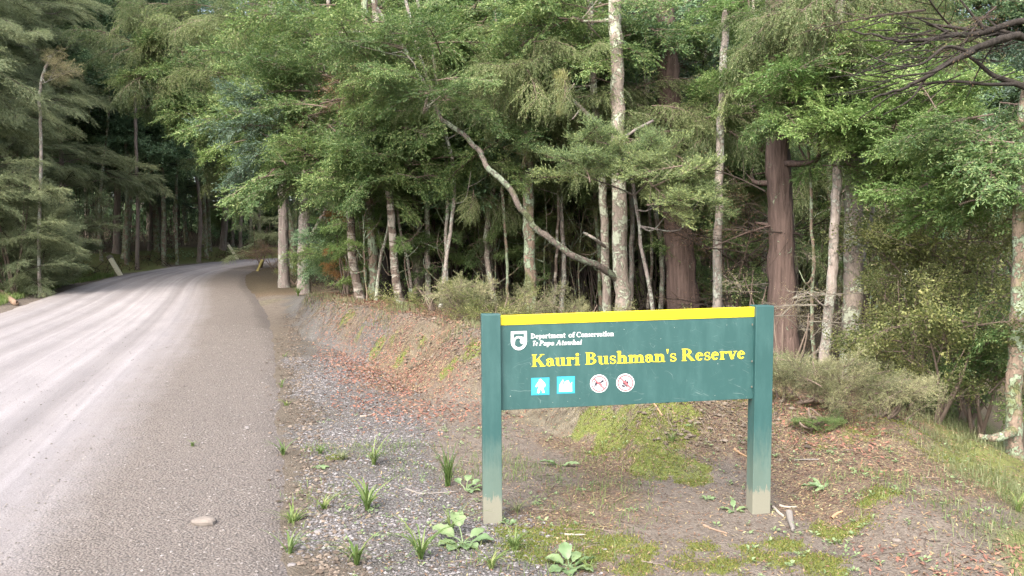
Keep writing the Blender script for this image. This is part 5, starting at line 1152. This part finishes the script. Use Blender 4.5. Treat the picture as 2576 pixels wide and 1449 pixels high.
# ------------------------------------------------------------------ single plants
def tuft(label, px, py, h, n, w, spread=1., mat='grass', wid=None):
    h *= 1.0; n = int(n * 1.5); spread *= 1.3; w *= .72
    p = ground_px(px, py); b = p.copy(); b[2] = H1(p[0], p[1]) if py < 3000 else p[2]
    if road_sd(np.array([p[0]]), np.array([p[1]]))[0][0] < 0: b[2] = rz([p[0]], [p[1]])[0]
    A = Acc()
    for i in range(n):
        a = rng.random() * 6.283; hh = h * rng.uniform(.5, 1.1); r = spread * hh * rng.uniform(.25, 1.); d = np.array([math.cos(a), math.sin(a), 0]); s_ = np.array([-d[1], d[0], 0])
        t_ = np.linspace(0, 1, 6)[:, None]; k = d * r * t_ ** 1.5 + np.array([0, 0, 1.]) * hh * (1.25 * t_ - .25 * t_ ** 2 - .55 * min(1, spread * .7) * t_ ** 3 * rng.uniform(.3, 1.2)) + rng.normal(0, .006, 3) * [1, 1, 0]
        ww = (w * np.array([.7, 1, 1, .8, .5, .06]))[:, None] * rng.uniform(.6, 1.1)
        V = np.stack([k - s_ * ww / 2, k + s_ * ww / 2], 1).reshape(-1, 3); j = np.arange(5)[:, None] * 2; A.add(V, np.hstack([j, j + 1, j + 3, j + 2]))
    o = link('grass_tuft', A.mesh('grass_tuft', [G[mat]], False), None, [float(v) for v in b]); tag(o, label, 'grass', 'grass tufts by the road verge'); return o
for a in [('small grass tuft on the road edge line level with the lower sign posts', 713, 1145, .16, 12, .011), ('dense bright grass tuft at the gravel edge low on the left', 738, 1315, .15, 26, .012, 1.2), ('spreading grass tuft at the gravel edge near the bottom', 728, 1392, .17, 14, .011, 1.3),
          ('broad bladed grass clump in the middle of the gravel verge', 925, 1285, .22, 16, .017, 1.2), ('bright grass tuft at the bottom edge of the gravel', 898, 1425, .19, 20, .013, 1.1), ('wide red based grass clump at the bottom left of the sign', 1058, 1412, .26, 22, .013, 1.4),
          ('tall dark upright grass tuft left of the left sign post', 1128, 1225, .30, 26, .012, .45), ('loose grass clump at the back of the gravel verge', 940, 1172, .22, 18, .012, 1.1), ('pale sprawling grass tuft beside the middle gravel clump', 815, 1285, .14, 12, .012, 1.4),
          ('light green fine grass patch at the foot of the left sign post', 1295, 1388, .15, 34, .008, 1.), ('grass sprigs between the broadleaf weed and the clump', 1135, 1345, .22, 14, .010, 1.), ('small grass clump at the bottom edge under the left post', 1235, 1435, .14, 18, .010, 1.1),
          ('thin grass sprig on the road edge beside red litter', 708, 975, .16, 7, .011), ('bent grass sprig on the road edge above the dark soil', 722, 1020, .15, 8, .013, 1.3), ('short grass sprig on the far road edge line', 714, 897, .13, 6, .012), ('little grass sprig on the loose gravel of the road', 485, 1158, .05, 10, .008),
          ('wispy yellow grass patch at the back of the gravel', 860, 1158, .08, 40, .006, 1.5, 'drygrass'), ('fine green grass patch next to the wispy yellow one', 805, 1145, .09, 30, .006, 1.), ('dry straw tuft at the foot of the left post', 1300, 1290, .10, 24, .005, 1.8, 'drygrass'),
          ('green grass sprig at the base of the right edge trunk', 2560, 1290, .16, 20, .008), ('grass tuft under the panel beside the mound', 1690, 1115, .10, 20, .006, 1.2), ('bottom edge grass tuft right of the broadleaf pair', 1480, 1440, .08, 14, .007), ('roadside grass tuft at the foot of the trunk pair', 750, 745, .35, 40, .014)]:
    tuft(*a)

def leaf_blade(L, W, seed, curl=.35, lobe=.12):
    rg = np.random.default_rng(seed); n = 9; t_ = np.linspace(0, 1, n); w_ = W * np.sin(np.pi * np.clip(t_ * .93 + .05, 0, 1)) ** .75 * (1 + lobe * np.sin(t_ * 19 + seed)); 
    V = []
    for i in range(n):
        zc = .35 * L * t_[i] - curl * L * t_[i] ** 2
        for u in (-1, -.5, 0, .5, 1): V.append((L * t_[i], u * w_[i] / 2, zc + abs(u) * w_[i] * .16 + rg.normal(0, .004 * L / .1)))
    i = (np.arange(n - 1)[:, None] * 5 + np.arange(4)[None]).ravel(); F = np.stack([i, i + 5, i + 6, i + 1], -1)
    return mesh_np('leaf', np.array(V), F, mats=[G['weed']], smooth=True)
def weed(label, px, py, specs, name='broadleaf_weed', seed=0):
    p = ground_px(px, py); b = np.array([p[0], p[1], H1(p[0], p[1]) - .005]); o = thing(name, label, 'plant', b, 'leafy weeds near the sign')
    for k, (yaw, pit, L, W, st) in enumerate(specs):
        L *= .78; W *= .8; st *= .6; pit *= .75; me = leaf_blade(L, W, seed * 31 + k); lf = link('leaf', me, o); d = np.array([math.cos(R(yaw)) * math.cos(R(pit)), math.sin(R(yaw)) * math.cos(R(pit)), math.sin(R(pit))])
        lf.location = [float(v) for v in d * st]; lf.rotation_euler = (rng.normal(0, .15), -R(pit) * .55, R(yaw))
        if st > .02:
            V, F = tube(smooth_path([np.zeros(3), d * st * .5 + [0, 0, .008], d * st], 5), np.linspace(.004, .0025, 5), 5); link('stalk', mesh_np('stalk', V, F, mats=[G['weed']]), o)
weed('large broadleaf weed with scalloped pale leaves left of the left sign post', 1165, 1368, [(160, 42, .16, .10, .10), (110, 62, .13, .10, .16), (40, 35, .12, .07, .09), (-5, 20, .14, .10, .08), (200, 12, .12, .09, .06), (240, 5, .13, .10, .05), (-50, 8, .10, .08, .06), (285, 10, .10, .08, .05)], seed=1)
weed('broadleaf weed at the bottom edge below the panel', 1432, 1432, [(100, 60, .13, .08, .08), (150, 25, .12, .09, .06), (20, 25, .13, .09, .06), (-30, 10, .12, .09, .05), (215, 8, .11, .08, .05), (60, 40, .10, .06, .07), (270, 5, .11, .09, .04)], seed=2)
weed('two leaved seedling with drooping leaves under the panel', 1408, 1172, [(175, 30, .15, .06, .03), (-25, 28, .16, .055, .03), (250, 10, .05, .035, .02)], seed=3)
weed('strap leaved rosette on the litter right of the right post', 2075, 1232, [(10, 12, .16, .028, .01), (170, 14, .16, .03, .01), (120, 45, .15, .028, .01), (60, 30, .12, .026, .01), (220, 10, .13, .03, .01), (-40, 8, .13, .03, .01), (145, 30, .12, .03, .01)], seed=4)
weed('round leaved weed sprawling between the tall tuft and the left post', 1172, 1235, [(30, 50, .07, .06, .10), (80, 60, .07, .06, .12), (0, 30, .07, .06, .09), (140, 55, .07, .055, .10), (-20, 15, .06, .05, .08), (-60, 15, .06, .05, .06), (60, 35, .06, .05, .06)], seed=5)
weed('tiny pale green rosette at the back of the gravel verge', 806, 1178, [(k * 60 + 10, 20, .06, .04, .02) for k in range(6)], seed=6)
weed('small leafy weed at the foot of the right post', 1846, 1285, [(80, 60, .08, .04, .04), (170, 20, .08, .045, .03), (10, 22, .08, .04, .03), (230, 10, .07, .04, .02), (-40, 10, .07, .04, .02)], seed=7)
weed('tiny seedling on bare soil right of the left post', 1350, 1270, [(k * 72, 25, .04, .022, .015) for k in range(5)], seed=8)
weed('tiny seedling under the middle of the panel', 1590, 1285, [(k * 72 + 20, 25, .04, .022, .015) for k in range(5)], seed=9)
weed('seedling pair left of the right post base', 1780, 1260, [(k * 60, 35, .05, .026, .02) for k in range(6)], seed=10)
weed('small bright seedling behind the left post foot', 1278, 1318, [(k * 90 + 20, 35, .05, .04, .02) for k in range(4)], seed=11)
weed('tiny seedling on soil left of the panel middle', 1462, 1232, [(k * 72 + 40, 25, .035, .022, .012) for k in range(5)], seed=12)

# ------------------------------------------------------------------ sticks, stones
SM = {'pale': plain('stick_pale', (.27, .24, .20), .9, .1, .25, 20), 'brown': plain('stick_brown', (.20, .14, .10), .9, .1, .3, 20), 'grey': plain('stick_grey', (.17, .155, .14), .9, .1, .3, 20), 'orange': plain('stick_orange', (.27, .175, .105), .9, .1, .25, 20)}
def stick(label, pix, r0, r1, mat, name='stick', lift=None, sides=7, cat='stick', flat=1.):
    P = []
    for q_ in pix:
        p = ground_px(q_[0], q_[1]) if len(q_) == 2 else at(q_[0], q_[1], q_[2])
        if len(q_) == 2: p[2] = H1(p[0], p[1]) + (r0 * .6 if lift is None else lift)
        P.append(p)
    path = smooth_path(P, max(6, 4 * len(P))); c = path[0]; V, F = tube(path - c, np.linspace(r0, r1, len(path)), sides, .25, 0, len(label)); 
    o = link(name, mesh_np(name, V, F, mats=[SM[mat]], smooth=True), None, [float(v) for v in c]); return tag(o, label, cat, 'sticks on the ground')
stick('curved pale twig lying on gravel left of the left post', [(1022, 1232), (1060, 1245), (1100, 1245), (1150, 1238)], .007, .004, 'grey')
stick('whitish stick leaning against the foot of the right post', [(1945, 1282), (1958, 1292), (1972, 1302)], .009, .007, 'pale')
stick('broken grey stub of wood beside the right post', [(1985, 1300), (1990, 1320), (1996, 1342)], .020, .010, 'grey')
stick('white flat splinter right of the right post', [(1962, 1277), (1980, 1279), (2005, 1280)], .008, .004, 'pale')
stick('pale bark sliver on the litter right of the stub', [(2092, 1308), (2105, 1302), (2120, 1292)], .011, .005, 'orange')
stick('tan bark sliver left of the right post', [(1846, 1142), (1865, 1150), (1886, 1160)], .009, .005, 'orange')
stick('thin straw stick poking out just below the panel', [(1645, 1022), (1655, 1034), (1666, 1048)], .008, .006, 'orange')
stick('short pale stick on the soil behind the gravel verge', [(905, 1050), (925, 1048), (945, 1040)], .008, .004, 'pale')
stick('short grey stick just above the pale one behind the gravel', [(918, 1034), (932, 1030), (944, 1024)], .010, .005, 'grey')
stick('thin brown twig on the ground under the right half of the panel', [(1770, 1325), (1795, 1335), (1830, 1345)], .006, .004, 'brown')
stick('pale splinter on the moss under the panel', [(1420, 1350), (1445, 1353), (1475, 1352)], .008, .004, 'pale')
stick('slim brown twig on the soil under the panel', [(1545, 1265), (1560, 1258), (1580, 1250)], .005, .003, 'brown')
stick('grey twig on litter near the slope grass', [(2000, 1160), (2030, 1158), (2060, 1162)], .006, .004, 'grey')
stick('rotting brown log lying on the left verge', [(32, 705), (70, 728), (112, 748)], .07, .05, 'brown', 'fallen_log', cat='log')
stick('second dark rotting log at the left frame edge', [(-10, 735), (12, 748), (40, 770)], .08, .06, 'brown', 'fallen_log', cat='log')
stick('pale fallen pole spanning the dim wood beyond the bend', [(470, 524, 46), (560, 521, 46), (655, 526, 46)], .05, .04, 'pale', 'fallen_pole', cat='pole')
def rock(label, px, py, sx, sy, sz, mat, seed=0):
    p = ground_px(px, py); on = road_sd(np.array([p[0]]), np.array([p[1]]))[0][0] < 0; z = rz([p[0]], [p[1]])[0] if on else H1(p[0], p[1])
    rg = np.random.default_rng(seed); n, m_ = 8, 12; th = np.linspace(0, np.pi, n); ph = np.linspace(0, 2 * np.pi, m_, endpoint=False)
    V = np.stack([np.outer(np.sin(th), np.cos(ph)), np.outer(np.sin(th), np.sin(ph)), np.outer(np.cos(th), np.ones(m_))], -1)
    V = np.sign(V) * np.abs(V) ** .75; V = V * (1 + .22 * fbm(V[..., 0] * 1.6 + seed * 3 + 5, V[..., 1] * 1.6 + V[..., 2] * 1.3, 3))[..., None]; V = V * [sx, sy, sz]
    i = (np.arange(n - 1)[:, None] * m_ + np.arange(m_)[None]).ravel(); j = (np.arange(n - 1)[:, None] * m_ + (np.arange(m_)[None] + 1) % m_).ravel(); F = np.stack([i, i + m_, j + m_, j], -1)
    o = link('stone', mesh_np('stone', V.reshape(-1, 3), F, mats=[mat], smooth=False), None, (float(p[0]), float(p[1]), float(z + sz * .35))); tag(o, label, 'stone')
rk = plain('stone_tan', (.155, .135, .118), .9, .15, .3, 25); rk2 = plain('stone_grey', (.15, .14, .137), .9, .15, .3, 25)
rock('flat tan stone embedded in the road near the bottom edge', 513, 1362, .062, .045, .022, rk, 1)
rock('small rounded grey stone in the gravel at the bottom left', 735, 1425, .022, .018, .014, rk2, 2)
rock('dark stone in the gravel below the dense bright tuft', 800, 1345, .022, .018, .015, rk2, 3)
rock('small dark stone on the loose road gravel', 622, 1102, .018, .014, .011, rk2, 4)
rock('pale pebble on the slope near the bottom right', 2255, 1365, .02, .014, .008, rk, 5)
